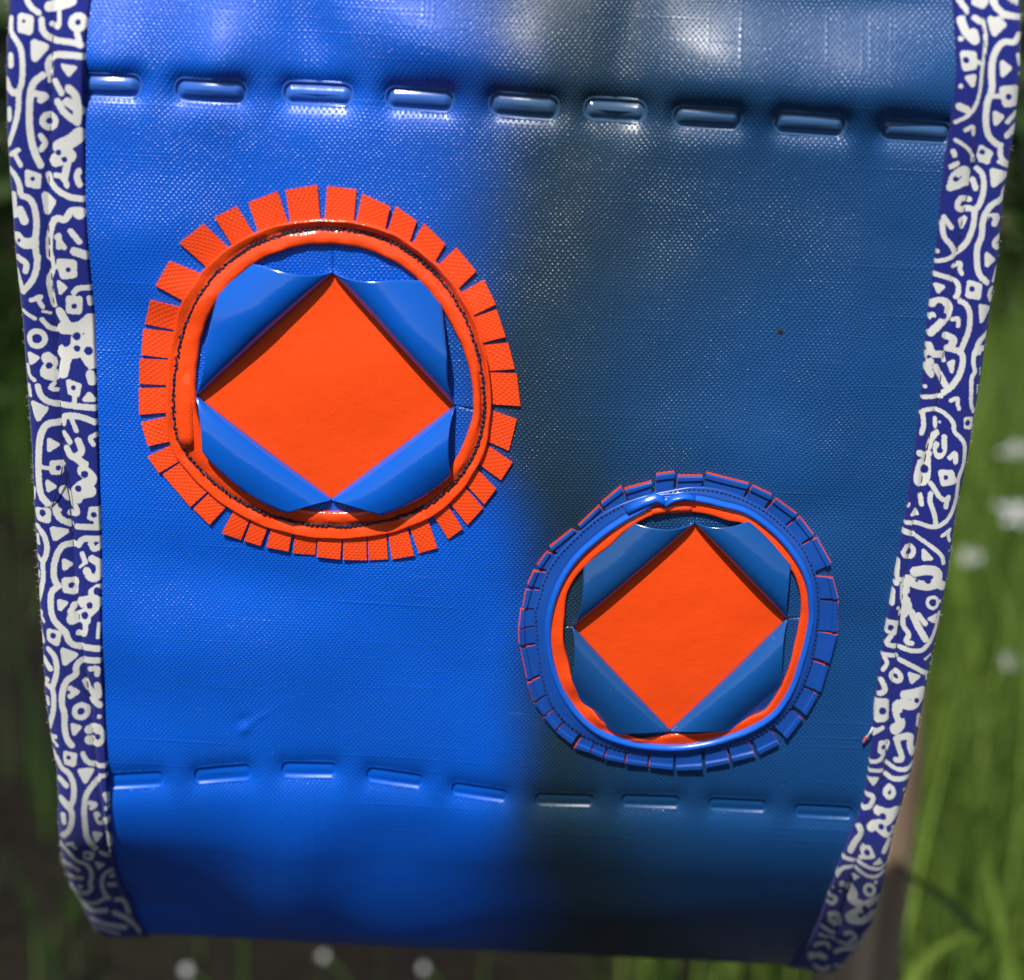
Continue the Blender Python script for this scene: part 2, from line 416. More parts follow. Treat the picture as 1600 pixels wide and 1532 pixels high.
# rows in v: dense over the two weld rows
def yv(y): return uv_of(np.array([780.]), np.array([float(y)]))[1][0]
rows = []
def addrows(a, b, step):
    n = max(2, int((b - a) / step)); rows.extend(np.linspace(a, b, n, endpoint=False))
addrows(VTOP, yv(40), .0016); addrows(yv(40), yv(270), .00042); addrows(yv(270), yv(1080), .0014)
addrows(yv(1080), yv(1330), .00040); addrows(yv(1330), V0 + .11, .0012); addrows(V0 + .11, V0 + .54, .006)
rows = np.array(rows); NC = 520
aa = np.linspace(0, 1, NC)
ul, ur = .7 * EL.u(0, rows) + .3 * EL.u(1, rows), .7 * ER.u(0, rows) + .3 * ER.u(1, rows)
U_ = ul[:, None] + (ur - ul)[:, None] * aa[None]
V_ = np.repeat(rows[:, None], NC, 1)
pp = project(surf(U_.ravel(), np.minimum(V_.ravel(), V0 + .085)))
hh = relief(pp[:, 0], pp[:, 1])
fade = 1 - np.clip((V_.ravel() - V0 - .075) / .03, 0, 1)
hh = hh * fade
verts = surf(U_.ravel(), V_.ravel(), hh / PXM)
fa = np.arange(len(rows) * NC).reshape(len(rows), NC)
quads = np.stack([fa[:-1, :-1], fa[1:, :-1], fa[1:, 1:], fa[:-1, 1:]], -1).reshape(-1, 4)
panel = make('tarpaulin_panel', verts, quads, M_PANEL, uvs=np.stack([U_.ravel(), V_.ravel()], 1))
adopt(panel, bag)

# welded slots: smooth shallow trays set into the dips
def pad(s):
    cx, cy, a, b, an = s; c, sn = math.cos(math.radians(an)), math.sin(math.radians(an))
    n = 40; low = cy > 600; base = -DIP * (.68 if low else 1.0)
    prof = [(3.5, -2.5), (1.5, .2), (-.3, .6), (-2.0, .1), (-3.2, -2.4), (-4.2, -4.4), (-5.2, -4.2), (-b * .45, -1.6), (-b * .65, .6), (-b * .82, 1.5), (-b * .96, 1.8)]
    if low: prof = [(3.5, -2.5), (1.5, .1), (-.3, .4), (-1.5, -.2), (-2.4, -3.0), (-3.2, -4.3), (-b * .42, -4.2), (-b * .7, -3.4), (-b * .96, -3.1)]
    an_ = np.linspace(0, 2 * math.pi, n, endpoint=False)
    V = []; xy = []
    for g, hz in prof:
        A, B = a + g, b + g; r = max(.5, min(b * .88 + g, B))
        # rounded rectangle walked by angle
        ca, sa = np.cos(an_), np.sin(an_)
        X = np.sign(ca) * (A - r) + r * ca; Y = np.sign(sa) * (B - r) + r * sa
        X = np.where(np.abs(ca) < 1e-6, 0, X)
        px, py = cx + X * c - Y * sn, cy + X * sn + Y * c
        V.append((px, py, np.full(n, base + hz)))
    x = np.concatenate([q[0] for q in V]); y = np.concatenate([q[1] for q in V]); h = np.concatenate([q[2] for q in V])
    # ride on the larger folds of the panel
    off = fold_at(cx, cy)
    h = h + off(x, y)
    F = grid_faces(len(prof), n, wrap=True)
    L = (len(prof) - 1) * n
    F.append(tuple(range(L, L + n)))
    u, v = uv_of(x, y)
    return make('welded_slot', surf(u, v, h / PXM), F, M_PAD_LOW if low else M_PAD, uvs=np.stack([u, v], 1))

def fold_at(cx, cy):
    """larger folds under a slot: panel relief without that slot's own dip"""
    def f(x, y):
        tot = relief(x.copy(), y.copy())
        for s in SLOTS:
            if abs(s[0] - cx) < 1 and abs(s[1] - cy) < 1:
                d = slot_sdf(x, y, s); o = np.maximum(d, 0); big = 1.0 if s[1] < 600 else .68
                tot += DIP * big * (.86 * np.exp(-(o / 15.) ** 1.2) + .14 * np.exp(-o / 34.)) + np.where(d < -1.5, 10.0, 0)
        return tot
    return f
for s in SLOTS:
    adopt(pad(s), bag)

# ---- printed cotton binding: strokes of the print, traced tile by tile (tile origin x, y, scale)
# each entry: radius, points...; a leading 'c' closes and fills the shape, 'h' is an unprinted hole, 'o' a ring (outer, hole)
TILES = {
'L': [
((0, 0, 3.829), '''20 150,0 180,50 230,80|c28 130,110 180,120 180,190 135,180|h8 145,135|20 60,120 65,200 100,240 140,290 155,380 155,500 130,560 135,640 110,760 65,870
25 50,490 80,560 130,560|22 75,340 80,400|20 70,660 70,720|c25 215,260 280,280 225,350|22 250,120 255,180 290,220 350,240 450,245 500,260|35 290,40 380,20 420,0|18 350,70 360,170 310,140
o62,14 470,125|22 470,190 490,250|24 510,325 400,320 330,325 300,370 310,440|15 320,400 310,480|24 270,450 220,490 200,560 195,700 200,800 220,900 260,985|c15 390,385 470,395 430,440
22 345,480 385,550|24 360,600 400,670 480,720|28 430,520 480,560 480,700|30 420,600 500,650|22 230,560 300,570 260,600|o60,16 310,720|20 260,810 290,850 265,890
45 370,870 450,830 490,790|45 430,920 350,950|h14 365,905|h14 400,945|25 420,960 400,1060|20 350,1040 400,1050 415,1100|22 305,1040 320,1090 370,1140 440,1170 510,1175
c20 185,1030 250,1050 245,1110 190,1100|h10 217,1068|22 485,1010 470,1050 490,1090|18 80,930 130,900|18 110,930 145,990|22 70,1020 110,1050 140,1110 140,1170 200,1180 230,1240 240,1350 225,1440 235,1532
c22 285,1160 335,1200 300,1260|25 95,1170 100,1290|30 140,1260 165,1320|24 510,1250 440,1240 410,1310 350,1290 320,1350 305,1450 310,1532|40 490,1260|22 440,1370 490,1430|20 355,1410 400,1470|20 370,1400 365,1470
35 120,1420 160,1460 220,1450|h8 130,1440|30 460,1490 530,1510'''),
((0, 400, 3.829), '''22 120,10 180,40 170,90|22 240,0 235,80 210,150 150,215|22 105,90 150,215|20 320,0 330,80 300,130 310,200 330,290|c26 370,30 450,30 450,100 390,110|h12 420,72|15 340,60 370,60
c15 360,150 400,180 370,215|20 555,175 470,180 450,210|c24 420,250 480,250 475,320 420,320|h13 450,293|20 540,240 545,270|17 200,265 265,235 240,260 265,300|15 145,330 220,375|12 265,330 310,340|18 260,380 300,430 340,440
o65,24 230,495|30 360,330 400,400|40 380,430 480,430 540,370|50 390,570 480,560 550,480|50 470,500 550,620|35 400,600 380,700|30 550,740 540,700|40 540,430 550,600|h20 460,475|h16 462,548|h20 395,518|h22 530,560|h14 455,625
c18 185,590 230,610 195,640|38 290,610 320,640 270,700 330,710|h16 300,655|16 330,760 300,790 345,800|22 235,780 250,840 310,880 420,890 575,900|16 170,660 180,720 215,745|16 175,780 185,840|c20 205,885 280,915 235,975
c20 415,750 475,770 465,820 425,810|h11 443,783|18 450,820 450,880|c18 535,820 560,850 510,850|24 355,995 290,1000 255,1050 240,1130 235,1240 235,1360 250,1440 290,1480|22 380,1000 385,950 480,950 570,985|18 430,970 460,1040
20 385,1060 420,1110|24 400,1150 430,1210 500,1170 470,1100|26 460,1210 510,1240|18 575,1060 535,1080 560,1120|c16 300,1100 345,1130 300,1160|c22 320,1240 370,1240 360,1290 320,1290|h12 352,1268|15 235,1260 300,1270
c16 290,1350 330,1380 295,1400|40 500,1280 560,1330 480,1380 450,1420 540,1400|h18 508,1300|h16 470,1388|30 380,1400 420,1450 470,1450|14 205,1400 200,1460|15 320,1500 360,1520|20 450,1500'''),
((0, 760, 3.829), '''c24 230,150 290,150 290,200 240,190|h16 260,160|22 330,110 350,190 420,225|22 460,240 600,240|c22 550,130 590,130 590,190 540,180|h14 562,163|20 575,200 580,240|22 420,160 470,160 440,100|c20 320,255 395,270 335,310
20 225,245 270,290 290,360 280,420 255,460 265,540 250,620 230,690|16 225,430 255,460|15 225,300 230,350|12 228,520 230,550|22 460,345 380,345 345,400 325,480 330,560 360,590 315,620 310,690 325,780 370,825
22 470,350 490,310 600,310|20 540,340 560,380 600,350|18 490,400 510,450|12 480,480 500,460|26 520,500 540,540 590,540 600,460 550,430|30 590,600 560,620|h18 585,615|c15 385,440 425,465 390,490
c24 395,560 455,560 450,620 400,610|h13 430,587|20 360,590|c18 365,680 400,690 370,720|36 500,680 590,660 560,720 480,770 440,780|36 520,780|22 450,700 430,740|h15 543,697|h18 515,757|20 520,800 520,870 480,860|14 600,800 595,880
14 225,770 255,745 245,775 270,805|c24 310,860 360,870 350,920 310,900|h14 330,880|22 375,830 410,860 420,910 470,940 600,945|15 240,850 265,930|c20 390,965 460,990 400,1040
20 300,965 340,1000 355,1080 340,1150 320,1195 335,1230 330,1340 295,1440|22 265,1030 310,1080|20 280,1180 320,1195|20 290,1150|14 290,1260 295,1300|22 600,1015 500,1015 460,1060 470,1110 410,1140 385,1200 380,1290 400,1340 395,1420 410,1500 440,1532
c18 430,1190 470,1215 430,1240|h8 420,1215|20 550,1070 600,1060 590,1100|24 520,1150 540,1200 600,1250 590,1170|24 560,1260 600,1290|o56,17 493,1330|c16 445,1410 485,1425 455,1460|30 540,1440 600,1420 610,1520 540,1500|h14 590,1480|16 600,1360|16 310,1500 340,1490'''),
((30, 1100, 3.829), '''14 190,190 210,190 200,210 235,240|c20 290,280 340,290 335,340 295,330|h10 307,303|20 200,280 240,330 260,370 310,390 340,460 335,560 310,600 330,640 315,730 265,780|22 250,440 290,470|25 260,560 310,600|20 270,650 275,690
18 390,280 410,330 470,350 520,350|c18 375,380 440,380 405,440|20 480,430 410,510 395,600 400,700 410,790 460,850|16 520,410 490,410|18 430,570 470,580 440,600|22 470,640 490,700 530,670|h10 490,670|c15 455,755 490,765 465,800
18 520,520 540,560|18 530,600|15 540,680|18 530,760 545,830|13 290,830 330,810 320,830 345,850|c18 400,880 440,885 430,920 400,910|h9 408,898|16 245,840 310,890 345,940 400,950 430,1000 430,1060 415,1100 430,1130 400,1165 330,1150
20 260,970 310,970 350,1000|18 300,1060 370,1060|18 360,1120|16 490,880 530,910|10 545,870|c12 460,950 500,970 475,990|14 550,1010 500,1030 485,1100 500,1170 530,1200|20 550,1050|16 530,1110 570,1120
13 300,1120 360,1220 440,1230 500,1200|12 320,1180 400,1260 520,1260|14 570,1210 620,1220 650,1280|12 430,1300 520,1320 640,1340|12 560,1270 640,1300 720,1360|10 480,1340 600,1370''')],
'R': [
((1360, 0, 3.829), '''22 530,0 580,70|25 630,20 680,40 690,0|24 730,0 760,60 820,90 900,95|16 820,0 880,10|c20 710,110 790,140 730,200|24 620,110 650,130|30 540,130 560,200 620,260 610,200|20 530,240|c24 540,330 600,330 600,400 550,410|h16 555,365|16 610,370 650,380
15 670,120 685,220 670,320 650,430 640,550 610,640 560,700 490,735|25 510,640 560,660|c18 560,470 600,460 590,510|18 520,520|22 880,200 850,250 780,240 730,300 705,400 710,540 680,600 670,700 680,800 730,850 760,860|c18 770,370 810,400 770,440
c26 770,530 850,520 850,600 790,610|h16 805,570|18 710,570 760,570|c18 725,670 765,690 730,730|18 870,320 880,370|14 880,430|18 860,660 800,720|22 860,740 800,800|20 850,780|16 550,780 600,750 600,800|15 490,840 550,870 600,920 600,960
c20 650,880 700,910 680,960 640,930|h13 655,905|20 760,860 760,940 830,980|14 840,880|20 480,910 490,930|15 480,990'''),
((1400, 250, 5.107), '''25 420,60 470,30|38 430,210 440,130 550,60 550,170 420,220|h18 462,155|26 600,150 620,220|20 560,190|26 630,60 680,110 685,230 650,350 610,400 610,480 580,600 530,690 470,740|c28 750,75 860,100 760,180|22 800,0 900,40|16 650,0 720,10
28 900,180 850,220 840,290 740,340 690,420 670,500 670,600 630,680 630,800 640,900 710,960|28 570,310 500,300 470,370 500,400 560,380 610,390|32 740,440 800,430 770,490|h10 738,452|26 840,580 760,640 790,690 830,660|c24 710,740 760,780 710,820
c22 500,480 540,460 515,530|25 370,460 430,540|26 360,500 365,620 440,690 460,740|22 460,760 400,800 310,815|22 325,735|22 450,850 510,810 500,870 515,905|24 300,915 440,950 490,980 490,1060 470,1090|c20 305,1000 370,1015 330,1055
c26 575,970 650,990 640,1080 560,1070|h18 592,1018|24 760,1010 730,1050 750,1100|20 800,850 770,950|26 500,1120 550,1140 580,1220 570,1350 530,1450 500,1532|c22 660,1150 730,1165 670,1270
36 280,1150 350,1120 420,1150 400,1250 340,1310 270,1380|36 280,1250|h24 338,1172|h22 370,1245|h16 290,1283|20 440,1270 490,1250 485,1320|34 385,1400 460,1420 430,1490|30 400,1500|28 260,1490 260,1532|26 730,1370 650,1430 620,1532|30 680,1490'''),
((1360, 540, 5.107), '''33 460,0 480,70 560,70|20 450,120 440,60|33 470,130 440,170 470,220|30 510,170 560,250 590,310|22 560,60 580,120|25 440,160 480,240|h10 455,92|28 620,20 720,40 730,120 700,230 640,320 580,370|20 600,310|22 560,400 470,410 415,415|22 430,330|c20 620,140 650,120 640,200
22 850,0 810,40 810,150 830,190 790,240 795,350 790,450 820,510|18 870,20 860,50|10 870,160 870,220|12 850,300 850,370|20 630,430 690,400 680,450 695,490|22 400,540 430,510 540,505 620,560 660,620 650,670 710,720 745,770 745,860 735,950 690,1040 690,1120 680,1220 640,1330 580,1400 490,1440 380,1410
24 410,540 420,640 400,700|20 510,580 510,640|16 545,605|c22 750,570 800,570 790,640 750,630|h18 766,600|28 520,690 480,740 460,810|26 580,720 580,840 530,890 510,830 520,780|24 620,880 670,830 665,910|h18 545,828|30 385,860 440,880 460,860|40 400,940 370,1050 380,1100 440,1060 440,900|h28 425,985
c30 555,1000 630,1000 650,1060 570,1080|h14 588,1035|22 680,1060|24 470,1090 500,1130 540,1200 600,1220 590,1270|24 600,1220 610,1190|24 470,1170 460,1230 500,1330 510,1400|24 390,1190 400,1260|12 305,1260 295,1290|c15 350,1300 370,1340 320,1350|22 280,1410 360,1410|26 260,1480 330,1500|18 560,1500 630,1450'''),
((1360, 800, 3.829), '''18 200,110 250,130|16 270,140 350,190 420,240 430,290|14 420,130 475,90 455,120 470,160|17 190,240 220,190 260,220 240,270 195,260 190,240|c14 310,220 355,265 310,270|17 160,290 150,400 180,400|22 150,420
32 260,350 330,330 400,340 390,410 330,430 260,420 220,400|30 390,410 430,430|h16 335,395|h6 270,400|32 200,440 200,520 220,560 190,600|h14 235,490|22 125,470 120,540|14 160,570|10 470,220|o46,18 365,525|14 410,520
18 190,620 190,680 230,720 200,770 240,770|24 240,590 270,660 320,740|18 280,600 320,650|c12 340,620 385,600 375,640|17 410,590 390,680 350,760 300,810 230,815 170,800|c18 100,655 150,660 140,720 95,710|h14 117,690|18 120,740 80,790 150,800
16 70,850 150,855|16 80,870 100,900 70,940|18 170,875 250,905 330,950|12 320,860 355,840|18 120,960 150,935 185,980 150,1010 120,985 120,960|c14 225,950 280,965 240,1000|20 60,1000 90,1060 50,1080|c26 40,1130 85,1130 85,1220 40,1230|h18 68,1183|20 20,1300
32 200,1080 280,1060 310,1050 260,1140 160,1130 150,1180 180,1250 140,1290|h12 270,1108|h14 185,1200|10 330,960 335,990|16 285,1200 280,1260'''),
((1200, 1132, 3.83), '''16 620,50 680,10|35 760,10|20 760,70 780,130 800,190 760,195|24 780,60 850,40 840,100 860,150|c18 670,100 710,100 690,160 665,150|h11 687,127|16 690,170 660,210 610,215|16 700,215 760,250 830,245 870,210|15 600,268 680,268|c12 600,315 650,315 625,350
18 700,285 740,310 840,290|17 720,350 690,390 710,420 745,400 740,360 720,350|18 590,410 630,420 610,480 570,490|30 650,500 720,510 780,480 700,560 640,580 700,630 740,610|30 640,580 610,600|h16 680,530|h14 670,590|h14 718,603|22 540,600 560,640 520,680 490,740|14 810,370
c18 560,720 600,720 620,760 570,770|h14 587,745|14 550,780|c10 660,775 675,800 630,805|20 720,670 690,730|14 450,785 510,795|14 530,800 600,830 660,835 705,820|14 500,830 440,840 410,890|14 520,840 590,880 640,880 690,860|c8 500,880 540,890 515,910|22 440,935|12 430,980|8 390,960
o42,14 603,955|14 640,910|26 480,950 520,990 480,1020 550,1040|15 370,1010 410,1020 390,1060 360,1050|28 560,1050 650,1010|28 540,1080 460,1140 590,1130 620,1100|h14 575,1060|h12 550,1105|20 370,1120 420,1110 420,1190 370,1150|15 460,1220 500,1205 530,1240 490,1260
14 320,1190 390,1230|10 310,1240 400,1260|10 560,1240 620,1190|12 420,1270 520,1290 600,1260|16 280,1300 330,1280 360,1310|14 400,1330 460,1300 560,1320|16 250,1360 340,1370|12 430,1390 520,1360 580,1330|14 230,1410 300,1430 400,1420 480,1400|14 340,1460''')]}

def seg_d(x, y, a, b):
    dx, dy = b[0] - a[0], b[1] - a[1]; L = dx * dx + dy * dy
    t = np.clip(((x - a[0]) * dx + (y - a[1]) * dy) / L, 0, 1) if L > 0 else 0
    return np.hypot(x - a[0] - t * dx, y - a[1] - t * dy)

def motif(side, x, y):
    """signed distance in photo pixels: negative = white print (positive = navy ground)"""
    D = np.full(x.shape, 30.0); holes = []
    for (ox, oy, sc), txt in TILES[side]:
        for it in txt.replace('\n', '|').split('|'):
            tk = it.split(); head = tk[0]; pts = [tuple(map(float, q.split(','))) for q in tk[1:]]
            pts = [(ox + p[0] / sc, oy + p[1] / sc) for p in pts]
            xs = [p[0] for p in pts]; ys = [p[1] for p in pts]
            R = 40
            m = (y > min(ys) - R) & (y < max(ys) + R)
            if not m.any(): continue
            X, Y = x[m], y[m]
            if head[0] == 'h':
                holes.append((pts[0], float(head[1:]) / sc)); continue
            if head[0] == 'o':
                ro, rh = map(float, head[1:].split(','))
                D[m] = np.minimum(D[m], np.hypot(X - xs[0], Y - ys[0]) - ro / sc); holes.append((pts[0], rh / sc)); continue
            closed = head[0] == 'c'; r = float(head[1:] if closed else head) / sc
            d = np.full(X.shape, 1e9)
            if not closed and len(pts) > 2:        # hand-drawn curves: round the corners
                for _ in range(2):
                    q_ = [pts[0]]
                    for a, b in zip(pts[:-1], pts[1:]):
                        q_ += [(a[0] * .75 + b[0] * .25, a[1] * .75 + b[1] * .25), (a[0] * .25 + b[0] * .75, a[1] * .25 + b[1] * .75)]
                    pts = q_ + [pts[-1]]
            pl = pts + [pts[0]] if closed else (pts if len(pts) > 1 else pts * 2)
            for a, b in zip(pl[:-1], pl[1:]): d = np.minimum(d, seg_d(X, Y, a, b))
            if closed:
                ins = np.zeros(X.shape, bool); j = len(pts) - 1
                for i in range(len(pts)):
                    (x1, y1), (x2, y2) = pts[i], pts[j]
                    c = ((y1 > Y) != (y2 > Y)) & (X < (x2 - x1) * (Y - y1) / (y2 - y1 + 1e-12) + x1)
                    ins ^= c; j = i
                d = np.where(ins, -d, d)
            D[m] = np.minimum(D[m], d - r)
    for (hx, hy), r in holes:
        m = np.abs(y - hy) < 30
        D[m] = np.maximum(D[m], r * 1.05 - np.hypot(x[m] - hx, y[m] - hy))
    return D

def binding(side):
    E = EL if side == 'L' else ER; T = LEFT if side == 'L' else RIGHT
    vs = np.concatenate([np.arange(VTOP, yv(0), .0012), np.arange(yv(0), V0 + .12, .00042), np.arange(V0 + .12, V0 + .50, .004)])
    # across: 0 inner edge, 1 outer edge, then round the back
    fr = np.concatenate([[-.02, 0.0, .012], np.linspace(.03, 1, 52), np.linspace(1.02, 1.95, 16)])
    ui, us, uo = E.u(0, vs), E.u(1, vs), E.u(2, vs)
    fs = (us - ui) / (uo - ui)
    g = fr[None, :] + 0 * vs[:, None]; F = fs[:, None]
    # lateral position: flat, then a rounded outer fold, then back inwards behind
    lat = np.where(g <= 1, g, 1 - (g - 1) * .95)
    hgt = np.where(g < 0, -1.0, 0)
    inner = 6.0 + 1.6 * np.sin(np.clip(g / np.maximum(F, .05), 0, 1) * math.pi)
    outer_t = np.clip((g - F) / (1 - F), 0, 1)
    outer = 5.6 + 5.5 * np.sin(outer_t * math.pi * .8) - 7.0 * np.clip((outer_t - .72) / .28, 0, 1) ** 2
    hgt = np.where(g < 0, -2.0, np.where(g < .006, 2.5, np.where(g < F, inner, outer)))
    groove = -2.2 * np.exp(-((g - F) * 110 / 4.5) ** 2)
    hgt = np.where(g <= 1, hgt + np.where(g > .01, groove, 0), 0)
    hb = np.clip((g - 1) / .9, 0, 1)
    hgt = np.where(g > 1, 2.0 - 16 * np.sin(np.clip(hb * 2.2, 0, 1) * math.pi / 2), hgt)
    # slight puckers along its length
    yy = vs[:, None] * PXM
    hgt = hgt + np.where(g > .0, 1.1 * np.sin(yy / 31. + 5 * g) * np.sin(yy / 83. + (0 if side == 'L' else 2)), 0)
    Ug = ui[:, None] + (uo - ui)[:, None] * lat; Vg = vs[:, None] + 0 * Ug
    # photo-row of each v (monotone up to the silhouette, carried on evenly beyond)
    um = .5 * (ui + uo)
    py = project(surf(um, np.minimum(vs, V0 + .0)))[:, 1]
    py_b = project(surf(um, vs))[:, 1]
    k = np.argmax(py_b[vs < V0 + .14]); tail = py_b.copy()
    for i in range(1, len(vs)):
        if i > k or tail[i] < tail[i - 1] + .25 * (vs[i] - vs[i - 1]) * PXM: tail[i] = tail[i - 1] + .25 * (vs[i] - vs[i - 1]) * PXM
    ty = np.where(tail < 0, -tail, tail); ty = np.where(ty > 1490, 1490 - (ty - 1490), ty)
    xin = project(surf(ui, vs))[:, 0]; xout = project(surf(uo, vs))[:, 0]
    gm = np.where(g > 1, 2 - g, g)
    if side == 'L': gm = np.where(g > 1, g - .9, gm)
    sx = xin[:, None] + (xout - xin)[:, None] * gm
    sy = ty[:, None] + 0 * sx
    D = motif(side, sx.ravel(), sy.ravel())
    qx = project(surf(Ug.ravel(), np.minimum(Vg.ravel(), V0 + .085)))
    ride = fold(qx[:, 0], qx[:, 1]) * (1 - np.clip((Vg.ravel() - V0 - .075) / .03, 0, 1))
    X = surf(Ug.ravel(), Vg.ravel(), (hgt.ravel() + ride) / PXM)
    fc = grid_faces(len(vs), len(fr), flip=(side == 'R'))
    o = make('edge_binding', X, fc, M_CLOTH, uvs=np.stack([Ug.ravel() + .3 * g.ravel() * 0, Vg.ravel()], 1), attr={'motif': D})
    adopt(o, bag)
    o['label'] = 'navy and white printed cotton binding along the %s edge' % ('left' if side == 'L' else 'right')
    # machine stitches down the middle
    B = Bag(); s = yv(-20)
    while s < V0 + .06:
        ln = .0027; vv = np.linspace(s, s + ln, 5)
        u = E.u(1, vv) + rng.normal(0, .00006)
        qq = project(surf(u, vv)); hs = (2.3 + np.array([-.8, 1.4, 1.7, 1.4, -.8]) + fold(qq[:, 0], qq[:, 1])) / PXM
        B.add(*tube(surf(u, vv, hs), .00014, 5)); s += ln + .0003
    t = make('stitch_line', B.V(), B.f, M_THREAD); t['kind'] = 'stuff'
    adopt(t, o)
    # frayed fibres at the outer fold
    B = Bag()
    for i in range(260):
        v = rng.uniform(yv(-20), V0 + .05); u = E.u(2, np.array([v]))[0]; sg = -1 if side == 'L' else 1
        p0 = surf(np.array([u - sg * .0003]), np.array([v]), np.array([rng.uniform(-.0008, .0004)]))[0]
        L = rng.uniform(.0003, .0011); a = rng.normal(0, .7)
        e = np.array([sg * math.cos(a) * L, rng.normal(0, .0003), math.sin(a) * L])
        B.add(*tube([p0, p0 + e * .6, p0 + e + np.array([0, 0, rng.normal(0, .0002)])], [.00004, .00003, .00002], 4, False))
    t = make('frayed_fibres', B.V(), B.f, M_FIBRE); t['kind'] = 'stuff'
    adopt(t, o)
    return o
M_FIBRE, _nt, _bs = mat('cotton_fibre'); _bs.inputs['Base Color'].default_value = (.5, .5, .55, 1); _bs.inputs['Roughness'].default_value = .9
bindL = binding('L'); bindR = binding('R')

# side gussets close the bag behind the bindings
for E in (EL, ER):
    vv = np.concatenate([np.linspace(VTOP, V0, 12), np.linspace(V0, V0 + .50, 80)])
    sgn = 1 if E is EL else -1
    uu = E.u(1, vv) + sgn * .004
    A = surf(uu, vv, -.003)
    n = len(vv); mid = A.copy(); mid[:, 1] = .055; mid[:, 2] = np.maximum(A[:, 2], -V0 - .03); mid[:, 0] += sgn * .006
    g = make('side_gusset', np.concatenate([A, mid]), [(i, i + 1, n + i + 1, n + i) for i in range(n - 1)], M_SMOOTH,
             uvs=np.concatenate([np.stack([uu, vv], 1)] * 2), solid=.0008)
    adopt(g, bag)

# ---------------------------------------------------------------- rosettes
class Ring:
    def __init__(s, c, pts, smooth=3.0):
        s.c = c; p = np.asarray(pts, float)
        an = np.arctan2(p[:, 1] - c[1], p[:, 0] - c[0]); r = np.hypot(p[:, 0] - c[0], p[:, 1] - c[1])
        o = np.argsort(an); an, r = an[o], r[o]
        t = np.linspace(-math.pi, math.pi, 721)[:-1]
        rr = np.interp(t, np.concatenate([an - 2 * math.pi, an, an + 2 * math.pi]), np.tile(r, 3))
        k = np.arange(-40, 41) * .5; kern = np.exp(-(k / smooth) ** 2); kern /= kern.sum()
        s.t = t; s.r = np.convolve(np.concatenate([rr[-40:], rr, rr[:40]]), kern, 'valid')
    def R(s, a):
        a = (np.asarray(a) + math.pi) % (2 * math.pi) - math.pi
        return np.interp(a, np.append(s.t, math.pi), np.append(s.r, s.r[0]))
    def xy(s, a, off=0.0):
        r = s.R(a) + off
        return s.c[0] + r * np.cos(a), s.c[1] + r * np.sin(a)

def zp(x0, y0, sc, txt): return [(x0 + float(q.split(',')[0]) / sc, y0 + float(q.split(',')[1]) / sc) for q in txt.split()]

def uvs_of(x, y):
    u, v = uv_of(x, y); return np.stack([u, v], 1)

def loft(name, curves, material, parent, n=260, a0=0, a1=2 * math.pi, fmat=None):
    """curves: list of (function a -> x, y, h)"""
    closed = abs(a1 - a0 - 2 * math.pi) < 1e-6
    a = np.linspace(a0, a1, n, endpoint=not closed)
    xs, ys, hs = [], [], []
    for f in curves:
        x, y, h = f(a); xs.append(x); ys.append(y); hs.append(h + 0 * x)
    x, y, h = (np.concatenate(q) for q in (xs, ys, hs))
    u, v = uv_of(x, y); h = h + fold(x, y)
    o = make(name, surf(u, v, h / PXM), grid_faces(len(curves), n, wrap=closed, flip=True), material, uvs=np.stack([u, v], 1))
    if fmat: o.data.polygons.foreach_set('material_index', np.repeat(fmat, n if closed else n - 1).astype(np.int32))
    return o

